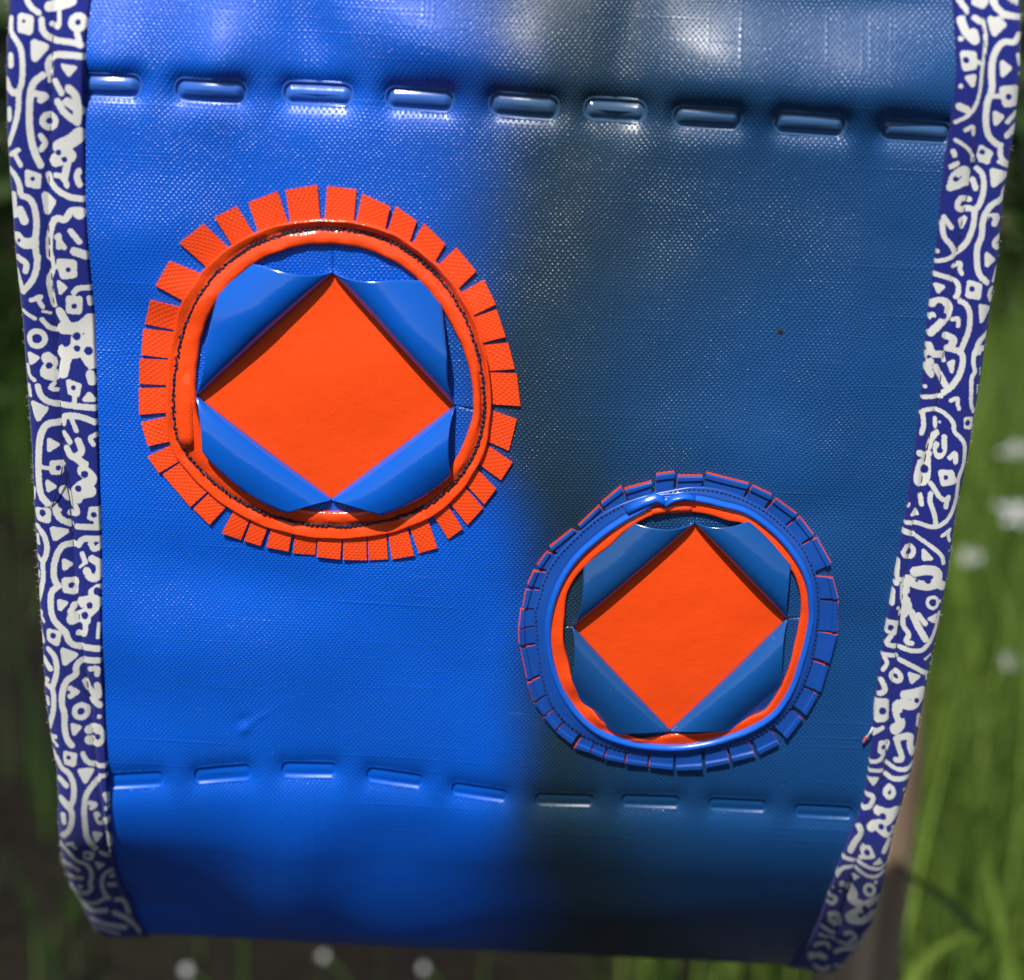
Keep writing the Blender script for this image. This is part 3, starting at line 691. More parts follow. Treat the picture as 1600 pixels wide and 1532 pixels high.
def flap(c0, c1, C, inner, mats, hb=8.0, hr=20.0, w1=34.0, drop=12.0, lift=2.0, seed=0):
    """a quarter of the cut window rolled back over the chord c0-c1, towards the ring"""
    c0, c1, C = (np.asarray(q, float) for q in (c0, c1, C))
    L = np.linalg.norm(c1 - c0); e = (c1 - c0) / L
    nrm = np.array([-e[1], e[0]]);
    if np.dot(nrm, C - c0) > 0: nrm = -nrm                    # outward, to the ring
    g0 = math.acos(np.dot(C - c0, e) / np.linalg.norm(C - c0)); g1 = math.acos(np.dot(C - c1, -e) / np.linalg.norm(C - c1))
    ns, nq = 64, 26
    t = np.linspace(0, 1, ns); s = t * L
    dr = np.zeros(ns)
    for i in range(ns):
        p = c0 + e * s[i]; d = np.arange(0, 160, .5)
        q = p[None] + d[:, None] * nrm[None]
        a = np.arctan2(q[:, 1] - inner.c[1], q[:, 0] - inner.c[0]); rr = np.hypot(q[:, 0] - inner.c[0], q[:, 1] - inner.c[1])
        ok = rr < inner.R(a) + 7
        dr[i] = d[np.argmin(ok)] if not ok.all() else 160
    bend_ = lambda q: q * (.5 + .5 * np.clip(q / 70., 0, 1))
    dm = np.minimum(dr, np.minimum(bend_(s) * math.tan(g0), bend_(L - s) * math.tan(g1)))
    dm = np.maximum(dm, .05)
    tap = .45 + .55 * np.clip(np.sin(math.pi * t), 0, 1) ** .45
    x, y, h, mi = [], [], [], []
    B = Bag()
    q = np.linspace(0, 1, nq) ** 1.9
    d = q[:, None] * dm[None]
    hc = np.where(d < w1, np.sqrt(np.maximum(1 - (1 - d / w1) ** 2, 0)), np.cos(np.clip((d - w1) / (1.75 * w1), 0, 1.1) * 1.45))
    hh = lift + (hb + hr * hc) * tap[None]
    bow = (1.5 * np.sin(t * 9 + seed))[None] * q[:, None]
    X = c0[0] + e[0] * s[None] + nrm[0] * d; Y = c0[1] + e[1] * s[None] + nrm[1] * d
    n1 = X.size
    # under layer, from the fold to the ring
    a0 = math.atan2(c0[1] - inner.c[1], c0[0] - inner.c[0]); a1 = math.atan2(c1[1] - inner.c[1], c1[0] - inner.c[0])
    da = (a1 - a0 + math.pi) % (2 * math.pi) - math.pi
    ar = a0 + da * t; rx, ry = inner.xy(ar, 7)
    nb = 16; qb = np.linspace(0, 1, nb)[:, None]
    Xb = (c0[0] + e[0] * s)[None] * (1 - qb) + rx[None] * qb; Yb = (c0[1] + e[1] * s)[None] * (1 - qb) + ry[None] * qb
    db = np.hypot(Xb - (c0[0] + e[0] * s)[None], Yb - (c0[1] + e[1] * s)[None])
    ee = np.clip(db / 14., 0, 1)
    hbse = lift + hb * tap[None] * (1 - np.sqrt(np.maximum(1 - (1 - ee) ** 2, 0))) + 0
    XX = np.concatenate([X.ravel(), Xb.ravel()]); YY = np.concatenate([Y.ravel(), Yb.ravel()])
    HH = np.concatenate([(hh + bow).ravel() + 2.0, hbse.ravel() + 2.4])
    u, v = uv_of(XX, YY); HH = HH + fold(XX, YY)
    fl = np.cross(np.append(e, 0), np.append(nrm, 0))[2] > 0
    F = grid_faces(nq, ns, flip=not fl) + [tuple(i + n1 for i in f) for f in grid_faces(nb, ns, flip=fl)]
    fm = [0] * ((nq - 1) * (ns - 1)) + [1] * ((nb - 1) * (ns - 1))
    return make('rolled_flap', surf(u, v, HH / PXM), F, mats, uvs=np.stack([u, v], 1), fmat=fm, solid=.0005)

def stitches(ring, off, h, step, ln, jit, rad, name, skip=()):
    B = Bag(); a = 0.0
    while a < 2 * math.pi:
        r = float(ring.R(a)) + off; da = ln / r
        o0, o1 = rng.normal(0, jit, 2)
        aa = a + np.array([0, .2, .5, .8, 1.]) * da
        x, y = ring.xy(aa, off); rr = np.array([o0, o0, (o0 + o1) / 2, o1, o1])
        x = x + rr * np.cos(aa); y = y + rr * np.sin(aa)
        hh = h(aa) + np.array([-2.2, .3, .9, .3, -2.2])
        B.add(*tube(P(x, y, hh), rad / PXM, 5)); a += da * step
    o = make(name, B.V(), B.f, M_THREAD); o['kind'] = 'stuff'
    return o

def tab_mesh(name, o1, o2, i1, i2, c, tuck, mats, hi, ho, th, lip=False, curl=0.0):
    """a cut tab: quad from its root under the ring to its free end"""
    o1, o2, i1, i2, c = (np.asarray(q, float) for q in (o1, o2, i1, i2, c))
    r1 = i1 + (c - i1) / np.linalg.norm(c - i1) * tuck; r2 = i2 + (c - i2) / np.linalg.norm(c - i2) * tuck
    nt_, ns = 9, 6
    qs = np.linspace(0, 1, nt_); ss = np.linspace(0, 1, ns)
    if lip: qs = np.array([0, .25, .5, .68, .74, .78, .86, .94, 1.0])
    Q, S_ = np.meshgrid(qs, ss, indexing='ij')
    x = (r1[0] * (1 - S_) + r2[0] * S_) * (1 - Q) + (o1[0] * (1 - S_) + o2[0] * S_) * Q
    y = (r1[1] * (1 - S_) + r2[1] * S_) * (1 - Q) + (o1[1] * (1 - S_) + o2[1] * S_) * Q
    h = hi + (ho - hi) * Q + curl * Q * Q + rng.normal(0, .8) * (S_ - .5) * Q * 2
    if lip:
        h = h + np.where(Q > .76, 3.2, np.where(Q > .72, 0.2, 0)) - np.where(Q > .97, 1.0, 0)
    X = np.concatenate([x.ravel(), x.ravel()]); Y = np.concatenate([y.ravel(), y.ravel()])
    Hh = np.concatenate([h.ravel(), h.ravel() - th])
    u, v = uv_of(X, Y); Hh = Hh + fold(X, Y)
    n = nt_ * ns
    top = grid_faces(nt_, ns); bot = [tuple(i + n for i in f[::-1]) for f in top]
    rim = [i * ns for i in range(nt_)] + [(nt_ - 1) * ns + j for j in range(1, ns)] + [i * ns + ns - 1 for i in range(nt_ - 2, -1, -1)]
    side = [(rim[k + 1], rim[k], rim[k] + n, rim[k + 1] + n) for k in range(len(rim) - 1)]
    # orientation: make the top face out of the panel
    p = surf(u[:n], v[:n], Hh[:n] / PXM); f0 = top[0]
    nn = np.cross(p[f0[1]] - p[f0[0]], p[f0[3]] - p[f0[0]])
    if nn[1] > 0: top = [f[::-1] for f in top]; bot = [f[::-1] for f in bot]; side = [f[::-1] for f in side]
    fm = [0] * len(top) + [1] * (len(bot) + len(side))
    uvs = np.stack([u, v], 1)
    # each tab was cut from the strip on its own: turn the weave with it
    a = math.atan2((o2 - o1)[1], (o2 - o1)[0]); ca, sa = math.cos(a), math.sin(a)
    uvs = np.stack([uvs[:, 0] * ca + uvs[:, 1] * sa, -uvs[:, 0] * sa + uvs[:, 1] * ca], 1)
    o = make(name, surf(u, v, Hh / PXM), top + bot + side, mats, uvs=uvs, fmat=fm, smooth=False)
    return o

# ---- orange rosette
C1 = (522., 590.)
S1 = 4.506
inner1 = Ring(C1, [(520, 381), (580, 392), (640, 425), (690, 480), (722, 540), (738, 600), (738, 650), (720, 700), (690, 742), (640, 772), (590, 789), (540, 796), (500, 795),
                   (450, 784), (400, 760), (360, 728), (330, 700), (313, 660), (308, 610), (311, 560), (325, 500), (352, 455), (400, 412), (460, 387)])
stitch1 = Ring(C1, [(520, 357), (600, 372), (660, 408), (710, 463), (740, 525), (755, 590), (757, 650), (748, 690), (720, 740), (670, 785), (620, 806), (560, 817), (510, 818),
                    (440, 807), (380, 783), (330, 748), (296, 715), (275, 680), (272, 630), (277, 560), (295, 495), (335, 430), (390, 386), (455, 362)])
band1 = Ring(C1, [(520, 343), (600, 357), (668, 398), (720, 455), (750, 520), (764, 590), (765, 655), (757, 700), (727, 755), (678, 801), (620, 826), (560, 837), (510, 837),
                  (440, 826), (375, 801), (315, 757), (272, 708), (262, 660), (262, 610), (268, 540), (290, 465), (330, 412), (390, 368), (455, 347)])
wob = lambda a, k: .7 * np.sin(11 * a + k) * np.sin(5 * a + 2 * k) + .5 * np.sin(31 * a + 3 * k) * np.sin(7 * a)
upr = lambda a: np.clip(np.cos(a + .9), 0, 1)
ros1 = loft('rosette', [lambda a: (*inner1.xy(a, 1.0), 2.0), lambda a: (*inner1.xy(a, wob(a, 0)), 9.5), lambda a: (*inner1.xy(a, 2.0 + wob(a, 0)), 13.0 + wob(a, 1)),
        lambda a: (*inner1.xy(a, 6), 14.2 + 1.3 * wob(a, 1)), lambda a: (*inner1.xy(a, 12), 13.6 + 1.3 * wob(a, 2)), lambda a: (*stitch1.xy(a, -7), 12.4 + wob(a, 2)), lambda a: (*stitch1.xy(a, -3), 9.5 + wob(a, 3)),
        lambda a: (*stitch1.xy(a, 1), 7.6 + wob(a, 3)), lambda a: (*stitch1.xy(a, 5), 9.2 + 3.5 * upr(a) + wob(a, 4)),
        lambda a: (*band1.xy(a, -2 + wob(a, 5)), 10.0 + 10 * upr(a) + wob(a, 4)), lambda a: (*band1.xy(a, wob(a, 5)), 10.3 + 10.2 * upr(a) + wob(a, 4)),
        lambda a: (*band1.xy(a, 1.5 + wob(a, 5)), 8.5 + 9 * upr(a)), lambda a: (*band1.xy(a, 1.0), 3.0)], M_ORANGE, bag, n=360)
bpy.context.view_layer.update()
adopt(ros1, bag); ros1['label'] = 'orange rosette with square orange tabs around a blue rolled-back window'
def sub(o, parent):
    o.parent = parent; o.data.transform(Matrix.Translation(-bag.location)); return o

def inset(C, ring, bulge):
    rr = [0.0005, .15, .3, .45, .6, .75, .88, 1.0]
    cv = [(lambda f: (lambda a: (C[0] + (ring.R(a) + 6) * f * np.cos(a), C[1] + (ring.R(a) + 6) * f * np.sin(a), 0.6 + bulge * (1 - f * f) + .8 * f * f * np.sin(3 * a + 4 * f))))(f) for f in rr]
    o = loft('orange_inset', cv, M_ORANGE_IN, None, n=90)
    return o
sub(inset(C1, inner1, 5.5), ros1)
K1 = [(521, 424), (712, 632), (519, 779), (306, 619)]
for i in range(4):
    hb_, hr_ = [(4, 29), (4, 29), (4, 25), (4, 25)][i]
    sub(flap(K1[i], K1[(i + 1) % 4], C1, inner1, [M_SMOOTH, M_PANEL], hb=hb_, hr=hr_, seed=i), ros1)
TABS1 = '''1 1158,120 1380,85 1180,352 1398,332|1 895,208 1102,128 958,432 1175,352|1 662,308 815,232 782,520 935,425|1 415,488 585,355 605,668 770,530|1 245,792 340,620 445,905 595,700|1 160,1068 205,895 380,1110 435,935
1 135,1285 148,1105 352,1318 375,1118|1 122,1490 125,1312 330,1508 345,1325|3 122,355 118,172 310,350 325,172|3 185,575 135,412 345,555 310,372|3 262,765 180,652 385,690 320,580|3 485,1000 285,775 610,890 395,700
3 620,1125 505,1015 735,1008 620,900|3 840,1232 708,1182 893,1085 770,1035|3 980,1272 862,1238 1033,1128 905,1095|3 1178,1310 1020,1280 1198,1162 1050,1135|3 1362,1338 1208,1325 1378,1185 1215,1170
4 145,1362 -20,1345 165,1215 -15,1195|4 332,1370 165,1365 340,1210 172,1215|4 480,1362 345,1370 488,1190 350,1208|4 665,1332 508,1362 635,1148 497,1190|4 828,1278 698,1318 780,1070 645,1145|4 1005,1140 905,1218 908,965 805,1050
4 1148,995 1040,1115 1020,830 915,950|4 1240,858 1158,970 1110,700 1030,815|4 1355,675 1275,800 1168,532 1110,675|4 1385,375 1330,595 1200,295 1170,520|4 1385,50 1412,278 1195,45 1200,275
2 1325,1190 1372,1370 1155,1198 1195,1390|2 1245,955 1308,1145 1070,1015 1145,1190|2 1155,750 1238,920 968,850 1062,1010|2 962,525 1100,690 810,665 960,840|2 732,355 882,500 640,525 800,665|2 533,235 682,340 475,430 632,520
2 298,148 495,235 250,352 462,425|2 52,95 257,120 25,330 240,350'''
ORG1 = {'1': (190, 270), '2': (500, 270), '3': (190, 570), '4': (500, 570)}
for it in TABS1.replace('\n', '|').split('|'):
    tk = it.split(); q = zp(*ORG1[tk[0]], S1, ' '.join(tk[1:]))
    t = tab_mesh('fringe_tab', q[0], q[1], q[2], q[3], C1, 16, [M_ORANGE_W, M_ORANGE], 4.2, 4.0 + rng.uniform(-.6, 1.6), 3.2, curl=rng.uniform(-.4, 1.2))
    sub(t, ros1)
hst = lambda a: 9.9 + 0 * a
sub(stitches(stitch1, 0, hst, 1.08, 7.0, 1.1, 1.45, 'stitch_line'), ros1)
sub(stitches(stitch1, -1.5, lambda a: 10.0 + 0 * a, 1.3, 6.5, 1.7, 1.2, 'stitch_line'), ros1)
# the free end of the strip, lapped over its start at lower left
px_ = np.array([(281, 560), (278, 600), (277, 640), (279, 680), (284, 699.)]); qx_ = np.array([(309, 560), (306, 600), (305, 640), (305.5, 680), (306, 699.)])
V = []; 
for k in range(9):
    f = k / 8; V.append(px_ * (1 - f) + qx_ * f)
xy = np.array(V); hgt = np.array([8.5, 10.5, 12.2, 13.4, 14, 14.2, 13.8, 12.4, 8.])[:, None] + np.array([-4.5, -1.2, .6, 1, .9])[None]
XY = xy.reshape(-1, 2); u, v = uv_of(XY[:, 0], XY[:, 1])
sub(make('strip_end', surf(u, v, (hgt.ravel() + fold(XY[:, 0], XY[:, 1])) / PXM), grid_faces(9, 5, flip=True), M_ORANGE, uvs=np.stack([u, v], 1), solid=.0005), ros1)

# ---- blue rosette
C2 = (1062., 972.)
S2 = 5.675
Z5, Z6, Z7, Z8 = (790, 720, S2), (1050, 720, S2), (790, 950, S2), (1050, 950, S2)
inner2 = Ring(C2, zp(*Z5, '1500,450 1290,465 1130,545 930,720 740,880 620,1010 545,1150 525,1350') + zp(*Z6, '200,440 490,515 620,530 800,690 1000,900 1070,980 1130,1180 1130,1350')
    + zp(*Z8, '1115,100 1070,300 980,600 810,880 700,920 560,985 400,1045 40,1060') + zp(*Z7, '512,250 560,450 610,650 700,790 800,880 870,970 960,990 1090,1080 1230,1105'), 2.0)
lip2 = Ring(C2, zp(*Z5, '1340,345 1200,430 1000,540 800,690 650,830 540,980 440,1200 395,1400') + zp(*Z6, '20,335 200,330 430,385 640,440 850,590 1000,740 1130,930 1200,1130 1220,1330')
    + zp(*Z8, '1210,0 1190,200 1120,450 1020,720 900,890 700,1020 500,1095 250,1160 0,1185') + zp(*Z7, '390,250 430,500 520,720 650,900 820,1040 1050,1130 1300,1175'))
stitch2 = Ring(C2, zp(*Z5, '1330,290 1130,345 900,440 720,570 600,690 450,850 350,1030 310,1180 260,1330 275,1440') + zp(*Z6, '0,265 150,235 400,255 620,330 810,430 1000,590 1150,760 1230,930 1280,1100 1285,1350')
    + zp(*Z8, '1280,100 1250,330 1160,640 1060,830 950,960 800,1070 600,1160 300,1225 0,1250') + zp(*Z7, '280,200 300,450 340,650 400,810 480,920 600,1030 760,1120 1000,1210 1300,1255'))
def wav(a):   # the orange strip stands in waves at lower left
    g = np.exp(-(((a - 2.3 + math.pi) % (2 * math.pi) - math.pi) / .55) ** 2)
    return g * 6 * np.sin(a * 17) + 1.5 * np.sin(5 * a)
ros2 = loft('rosette', [lambda a: (*lip2.xy(a, -3), 10.0), lambda a: (*lip2.xy(a, -1.2), 15.5), lambda a: (*lip2.xy(a, 1.5), 18.0), lambda a: (*lip2.xy(a, 4.5), 17.0),
        lambda a: (*lip2.xy(a, 7.0), 12.8), lambda a: (*lip2.xy(a, 8.0), 11.0), lambda a: (*lip2.xy(a, 9.4), 11.6), lambda a: (*lip2.xy(a, 12), 11.0), lambda a: (*stitch2.xy(a, -1.0), 8.2), lambda a: (*stitch2.xy(a, 1.5), 8.0),
        lambda a: (*stitch2.xy(a, 3.0), 7.0), lambda a: (*stitch2.xy(a, 3.6), 3.0)], [M_BLUE_EDGE, M_BLUE], bag, n=300, fmat=[0] * 5 + [1] * 6)
adopt(ros2, bag); ros2['label'] = 'smaller blue rosette with blue grooved tabs around an orange-rimmed window'
sub(loft('orange_strip', [lambda a: (*inner2.xy(a, 1.5), 7.0 + wav(a)), lambda a: (*inner2.xy(a, 0), 11.5 + wav(a)), lambda a: (*inner2.xy(a, 2), 13.2 + wav(a)), lambda a: (*inner2.xy(a, 5), 13.0 + .8 * wav(a)),
        lambda a: (.5 * (inner2.xy(a, 7)[0] + lip2.xy(a, -2)[0]), .5 * (inner2.xy(a, 7)[1] + lip2.xy(a, -2)[1]), 12.0 + .4 * wav(a)), lambda a: (*lip2.xy(a, 2), 10.0)], M_ORANGE, None, n=300), ros2)
sub(inset(C2, inner2, 4.5), ros2)
K2 = [(1085, 814), (1230, 965), (1046, 1137), (894, 976)]
for i in range(4):
    sub(flap(K2[i], K2[(i + 1) % 4], C2, inner2, [M_SMOOTH, M_PANEL], hb=3.6, hr=[21, 21, 18, 18][i], w1=24, drop=8, lift=1.6, seed=4 + i), ros2)
TABS2 = '''5 1325,110 1500,85 1310,270 1480,255|5 1045,235 1300,170 1080,360 1290,275|5 840,360 1030,205 880,440 1080,350|5 640,560 835,370 690,620 880,430|5 385,755 600,580 460,820 690,620|5 278,920 370,790 370,965 465,825
5 195,1090 255,960 325,1125 360,970|5 155,1290 185,1125 250,1300 330,1130|5 120,1470 140,1300 270,1440 245,1310|7 125,315 118,175 290,290 275,140|7 195,625 135,335 320,570 285,300|7 255,810 195,640 360,735 325,580
7 335,930 255,825 425,865 365,745|7 435,1055 335,945 525,960 430,870|7 585,1175 440,1065 660,1060 530,970|7 740,1245 605,1210 780,1140 690,1070|7 860,1300 745,1250 895,1190 785,1145|7 1045,1345 865,1300 1060,1230 905,1190
7 1255,1380 1050,1345 1265,1270 1070,1230|7 1485,1405 1260,1380 1495,1290 1270,1275|8 25,1415 270,1400 15,1290 270,1250|8 290,1395 510,1350 280,1245 490,1210|8 525,1335 740,1300 495,1210 690,1140|8 765,1285 950,1185 705,1130 890,1060
8 1010,1135 1155,960 910,1050 1040,870|8 1185,935 1300,750 1065,850 1170,690|8 1310,730 1385,500 1180,685 1240,445|8 1390,475 1460,220 1255,430 1310,195|6 1470,1235 1460,1515 1300,1210 1300,1500|6 1415,1020 1465,1215 1270,990 1310,1205
6 1275,670 1410,910 1150,735 1265,980|6 1125,490 1255,660 1010,580 1140,730|6 910,320 1110,475 825,430 1000,570|6 700,205 885,295 640,335 815,425|6 285,95 690,200 270,240 630,335|6 40,125 275,120 20,265 265,240'''
ORG2 = {'5': Z5, '6': Z6, '7': Z7, '8': Z8}
for it in TABS2.replace('\n', '|').split('|'):
    tk = it.split(); q = zp(*ORG2[tk[0]], ' '.join(tk[1:]))
    ho = 4.6 + rng.uniform(-.5, 1.8)
    q = [np.array(p) for p in q]; gp = .035
    q = [q[0] + (q[1] - q[0]) * gp, q[1] + (q[0] - q[1]) * gp, q[2] + (q[3] - q[2]) * gp, q[3] + (q[2] - q[3]) * gp]
    t = tab_mesh('fringe_tab', q[0], q[1], q[2], q[3], C2, 8, [M_BLUE, M_BLUE], 6.6, ho, 2.4, lip=True)
    sub(t, ros2)
    # its orange reverse layer shows as a thin line beyond the blue
    cc = np.array(C2); qq = [np.array(p) for p in q]
    out = lambda p: p + (p - cc) / np.linalg.norm(p - cc) * 1.3
    e = (qq[1] - qq[0]) / np.linalg.norm(qq[1] - qq[0])
    b = tab_mesh('tab_backing', out(qq[0]) - e * rng.uniform(-.6, .7), out(qq[1]) + e * rng.uniform(-.6, .7), qq[2], qq[3], C2, 6, [M_ORANGE, M_ORANGE], 3.6, ho - 2.5, 1.4)
    sub(b, ros2)
sub(stitches(stitch2, 0, lambda a: 9.0 + 0 * a, 1.55, 4.6, .4, .8, 'stitch_line'), ros2)

# lapped strip ends at the top of the blue rosette
def lap_end(outer, inner_, hmid, m):
    A, B = np.array(outer, float), np.array(inner_, float); fr_ = np.linspace(0, 1, 7)
    xy_ = A[None] * (1 - fr_)[:, None, None] + B[None] * fr_[:, None, None]
    hh_ = (hmid * (.55 + .45 * np.sin(np.clip(fr_, .06, .94) * math.pi)))[:, None] + np.linspace(-2, 1, len(A))[None]
    q = xy_.reshape(-1, 2); u, v = uv_of(q[:, 0], q[:, 1])
    sub(make('strip_end', surf(u, v, (hh_.ravel() + fold(q[:, 0], q[:, 1])) / PXM), grid_faces(7, len(A), flip=True), m, uvs=np.stack([u, v], 1), solid=.0005), ros2)
lap_end([(975, 787), (1000, 774), (1022, 766), (1037, 771)], [(984, 800), (1006, 789), (1026, 782), (1036, 788)], 21, M_BLUE_EDGE)
lap_end([(1085, 770), (1068, 767), (1050, 770), (1036, 778)], [(1083, 779), (1067, 776), (1053, 779), (1038, 787)], 22, M_BLUE_EDGE)
lap_end([(1080, 783), (1058, 783), (1036, 785), (1017, 789)], [(1080, 798), (1058, 797), (1036, 799), (1019, 801)], 15, M_ORANGE)

# small marks: a dark speck, loose thread ends
u, v = uv_of(np.array([1219.]), np.array([518.]))
an = np.linspace(0, 2 * math.pi, 12, endpoint=False); rr = np.array([5.2, 4, 5.5, 4.4, 5, 3.9, 5.4, 4.2, 5.1, 4.5, 5.6, 4.0])
hz = 0.0
sp = [P(np.array([1219.]), np.array([518.]), np.array([hz + 2.2]))[0]] + list(P(1219 + rr * np.cos(an), 518 + rr * np.sin(an), np.full(12, hz + .6)))
adopt(make('dark_speck', sp, [(0, 1 + (i + 1) % 12, 1 + i) for i in range(12)], M_SPECK), bag)
M_RED, _nt, _bs = mat('red_thread'); _bs.inputs['Base Color'].default_value = (.75, .12, .1, 1); _bs.inputs['Roughness'].default_value = .7
M_WHT, _nt, _bs = mat('white_thread'); _bs.inputs['Base Color'].default_value = (.7, .72, .78, 1); _bs.inputs['Roughness'].default_value = .7
def thread(pts, hs, r, m):
    p = np.asarray(pts, float); t = np.linspace(0, 1, len(p)); tt = np.linspace(0, 1, 14)
    V, F = tube(P(np.interp(tt, t, p[:, 0]), np.interp(tt, t, p[:, 1]), np.interp(tt, t, hs)), r / PXM, 6)
    adopt(make('loose_thread', V, F, m), bag)
thread([(1361, 1131), (1357, 1138), (1353, 1147)], [12, 13, 9], 1.5, M_WHT)
thread([(1353, 1146), (1350, 1151), (1348, 1156)], [9, 8, 7], 2.3, M_RED)
thread([(100, 728), (97, 745), (90, 770), (82, 792)], [13, 16, 15, 10], .9, M_THREAD)
thread([(102, 726), (108, 760), (112, 790)], [12, 14, 10], .9, M_THREAD)

# ---------------------------------------------------------------- surroundings: ground, grass, post, flowers, shrubs
ZG = -0.78
m, nt, bs = mat('soil'); M_SOIL = m
tc = N(nt, 'ShaderNodeTexCoord'); n1 = N(nt, 'ShaderNodeTexNoise'); n1.inputs['Scale'].default_value = 3; n1.inputs['Detail'].default_value = 6
nt.links.new(tc.outputs['Object'], n1.inputs['Vector'])
rp = N(nt, 'ShaderNodeValToRGB'); nt.links.new(n1.outputs[0], rp.inputs[0])
rp.color_ramp.elements[0].position = .35; rp.color_ramp.elements[0].color = (.009, .007, .006, 1)
rp.color_ramp.elements[1].position = .65; rp.color_ramp.elements[1].color = (.014, .013, .008, 1)
nt.links.new(rp.outputs[0], bs.inputs['Base Color']); bs.inputs['Roughness'].default_value = .95; bs.inputs['Specular IOR Level'].default_value = .1
n2 = N(nt, 'ShaderNodeTexNoise'); n2.inputs['Scale'].default_value = 40; nt.links.new(tc.outputs['Object'], n2.inputs['Vector'])
set_bump(nt, bs, mth(nt, 'MULTIPLY', n2.outputs[0], .02))
n = 60; gx = np.sign(np.linspace(-1, 1, n)) * np.abs(np.linspace(-1, 1, n)) ** 3 * 120
GX, GY = np.meshgrid(gx, gx, indexing='ij')
GZ = ZG + .02 * np.sin(GX * 3.1) * np.sin(GY * 2.3)
gr = make('ground', np.stack([GX.ravel(), GY.ravel(), GZ.ravel()], 1), grid_faces(n, n, flip=True), M_SOIL); gr['kind'] = 'structure'

def leaf_mat(name, c0, c1, rough=.5, trans=.25):
    m, nt, bs = mat(name)
    at = N(nt, 'ShaderNodeAttribute', attribute_name='tint')
    mx = N(nt, 'ShaderNodeMix', data_type='RGBA'); nt.links.new(at.outputs['Fac'], mx.inputs['Factor'])
    mx.inputs['A'].default_value = c0; mx.inputs['B'].default_value = c1
    nt.links.new(mx.outputs['Result'], bs.inputs['Base Color']); bs.inputs['Roughness'].default_value = rough
    bs.inputs['Specular IOR Level'].default_value = .3
    tr = N(nt, 'ShaderNodeBsdfTranslucent'); nt.links.new(mx.outputs['Result'], tr.inputs[0])
    ms = N(nt, 'ShaderNodeMixShader'); ms.inputs[0].default_value = trans
    nt.links.new(bs.outputs[0], ms.inputs[1]); nt.links.new(tr.outputs[0], ms.inputs[2])
    nt.links.new(ms.outputs[0], nt.nodes['Material Output'].inputs[0])
    return m
M_GRASS = leaf_mat('grass_blade', (.020, .068, .010, 1), (.23, .34, .055, 1))
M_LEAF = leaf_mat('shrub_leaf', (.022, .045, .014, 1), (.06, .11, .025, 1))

def blades(base, height, width, lean, seed, nseg=4):
    """curved grass blades as one array set"""
    r = np.random.default_rng(seed); n = len(base)
    az = r.uniform(0, 2 * math.pi, n); la = r.normal(0, 1, n)
    t = np.linspace(0, 1, nseg + 1)
    dirx, diry = np.cos(az), np.sin(az)
    cv = np.abs(lean * la)
    pts = np.zeros((n, nseg + 1, 3))
    pts[..., 0] = base[:, 0, None] + (dirx * cv * height)[:, None] * t ** 2
    pts[..., 1] = base[:, 1, None] + (diry * cv * height)[:, None] * t ** 2
    pts[..., 2] = base[:, 2, None] + height[:, None] * (t - .25 * (cv[:, None]) * t ** 2)
    wz = r.uniform(0, math.pi, n); sx, sy = np.cos(wz), np.sin(wz)
    ww = width[:, None] * (1 - t ** 1.6 * .94)
    A = pts.copy(); B = pts.copy()
    A[..., 0] -= sx[:, None] * ww / 2; A[..., 1] -= sy[:, None] * ww / 2
    B[..., 0] += sx[:, None] * ww / 2; B[..., 1] += sy[:, None] * ww / 2
    V = np.stack([A, B], 2).reshape(n, -1, 3)
    k = np.arange(nseg)
    f = np.stack([2 * k, 2 * k + 1, 2 * k + 3, 2 * k + 2], 1)
    F = (np.arange(n)[:, None, None] * (2 * (nseg + 1)) + f[None]).reshape(-1, 4)
    return V.reshape(-1, 3), F, 2 * (nseg + 1)

def fast_mesh(name, V, F, m, tint=None):
    me = bpy.data.meshes.new(name); me.vertices.add(len(V)); me.vertices.foreach_set('co', V.astype(np.float32).ravel())
    me.loops.add(F.size); me.loops.foreach_set('vertex_index', F.astype(np.int32).ravel())
    me.polygons.add(len(F)); me.polygons.foreach_set('loop_start', np.arange(0, F.size, F.shape[1], dtype=np.int32))
    me.materials.append(m); me.update(); me.validate()
    if tint is not None:
        at = me.attributes.new('tint', 'FLOAT', 'POINT'); at.data.foreach_set('value', tint.astype(np.float32))
    o = bpy.data.objects.new(name, me); COL.objects.link(o); return o

r = np.random.default_rng(3)
n = 60000
bx = r.uniform(-1.6, 2.2, n); by = r.uniform(.35, 4.2, n)
# the bed on the left is mostly bare soil
dens = np.clip((bx + .10 + .10 * np.sin(by * 5)) / .25, .09, 1)
dens = np.maximum(dens, np.where(by > 1.8, .26, 0))
keep = r.uniform(0, 1, n) < dens * np.where((np.abs(bx) < .35) & (by < 1.1), .35, 1)
bx, by = bx[keep], by[keep]
ht = r.uniform(.12, .46, len(bx)) ** 1.0 * np.where((bx > .1) | (by > 1.8), 1.2, .34)
V, F, k = blades(np.stack([bx, by, np.full(len(bx), ZG - .01)], 1), ht, r.uniform(.002, .0065, len(bx)), .20, 5)
g = fast_mesh('grass', V, F, M_GRASS, np.repeat(r.uniform(0, 1, len(bx)) ** 1.3 * np.where(bx > .1, 1, .35), k))
tag(g, 'green meadow grass growing behind and below the bag', 'grass', kind='stuff')

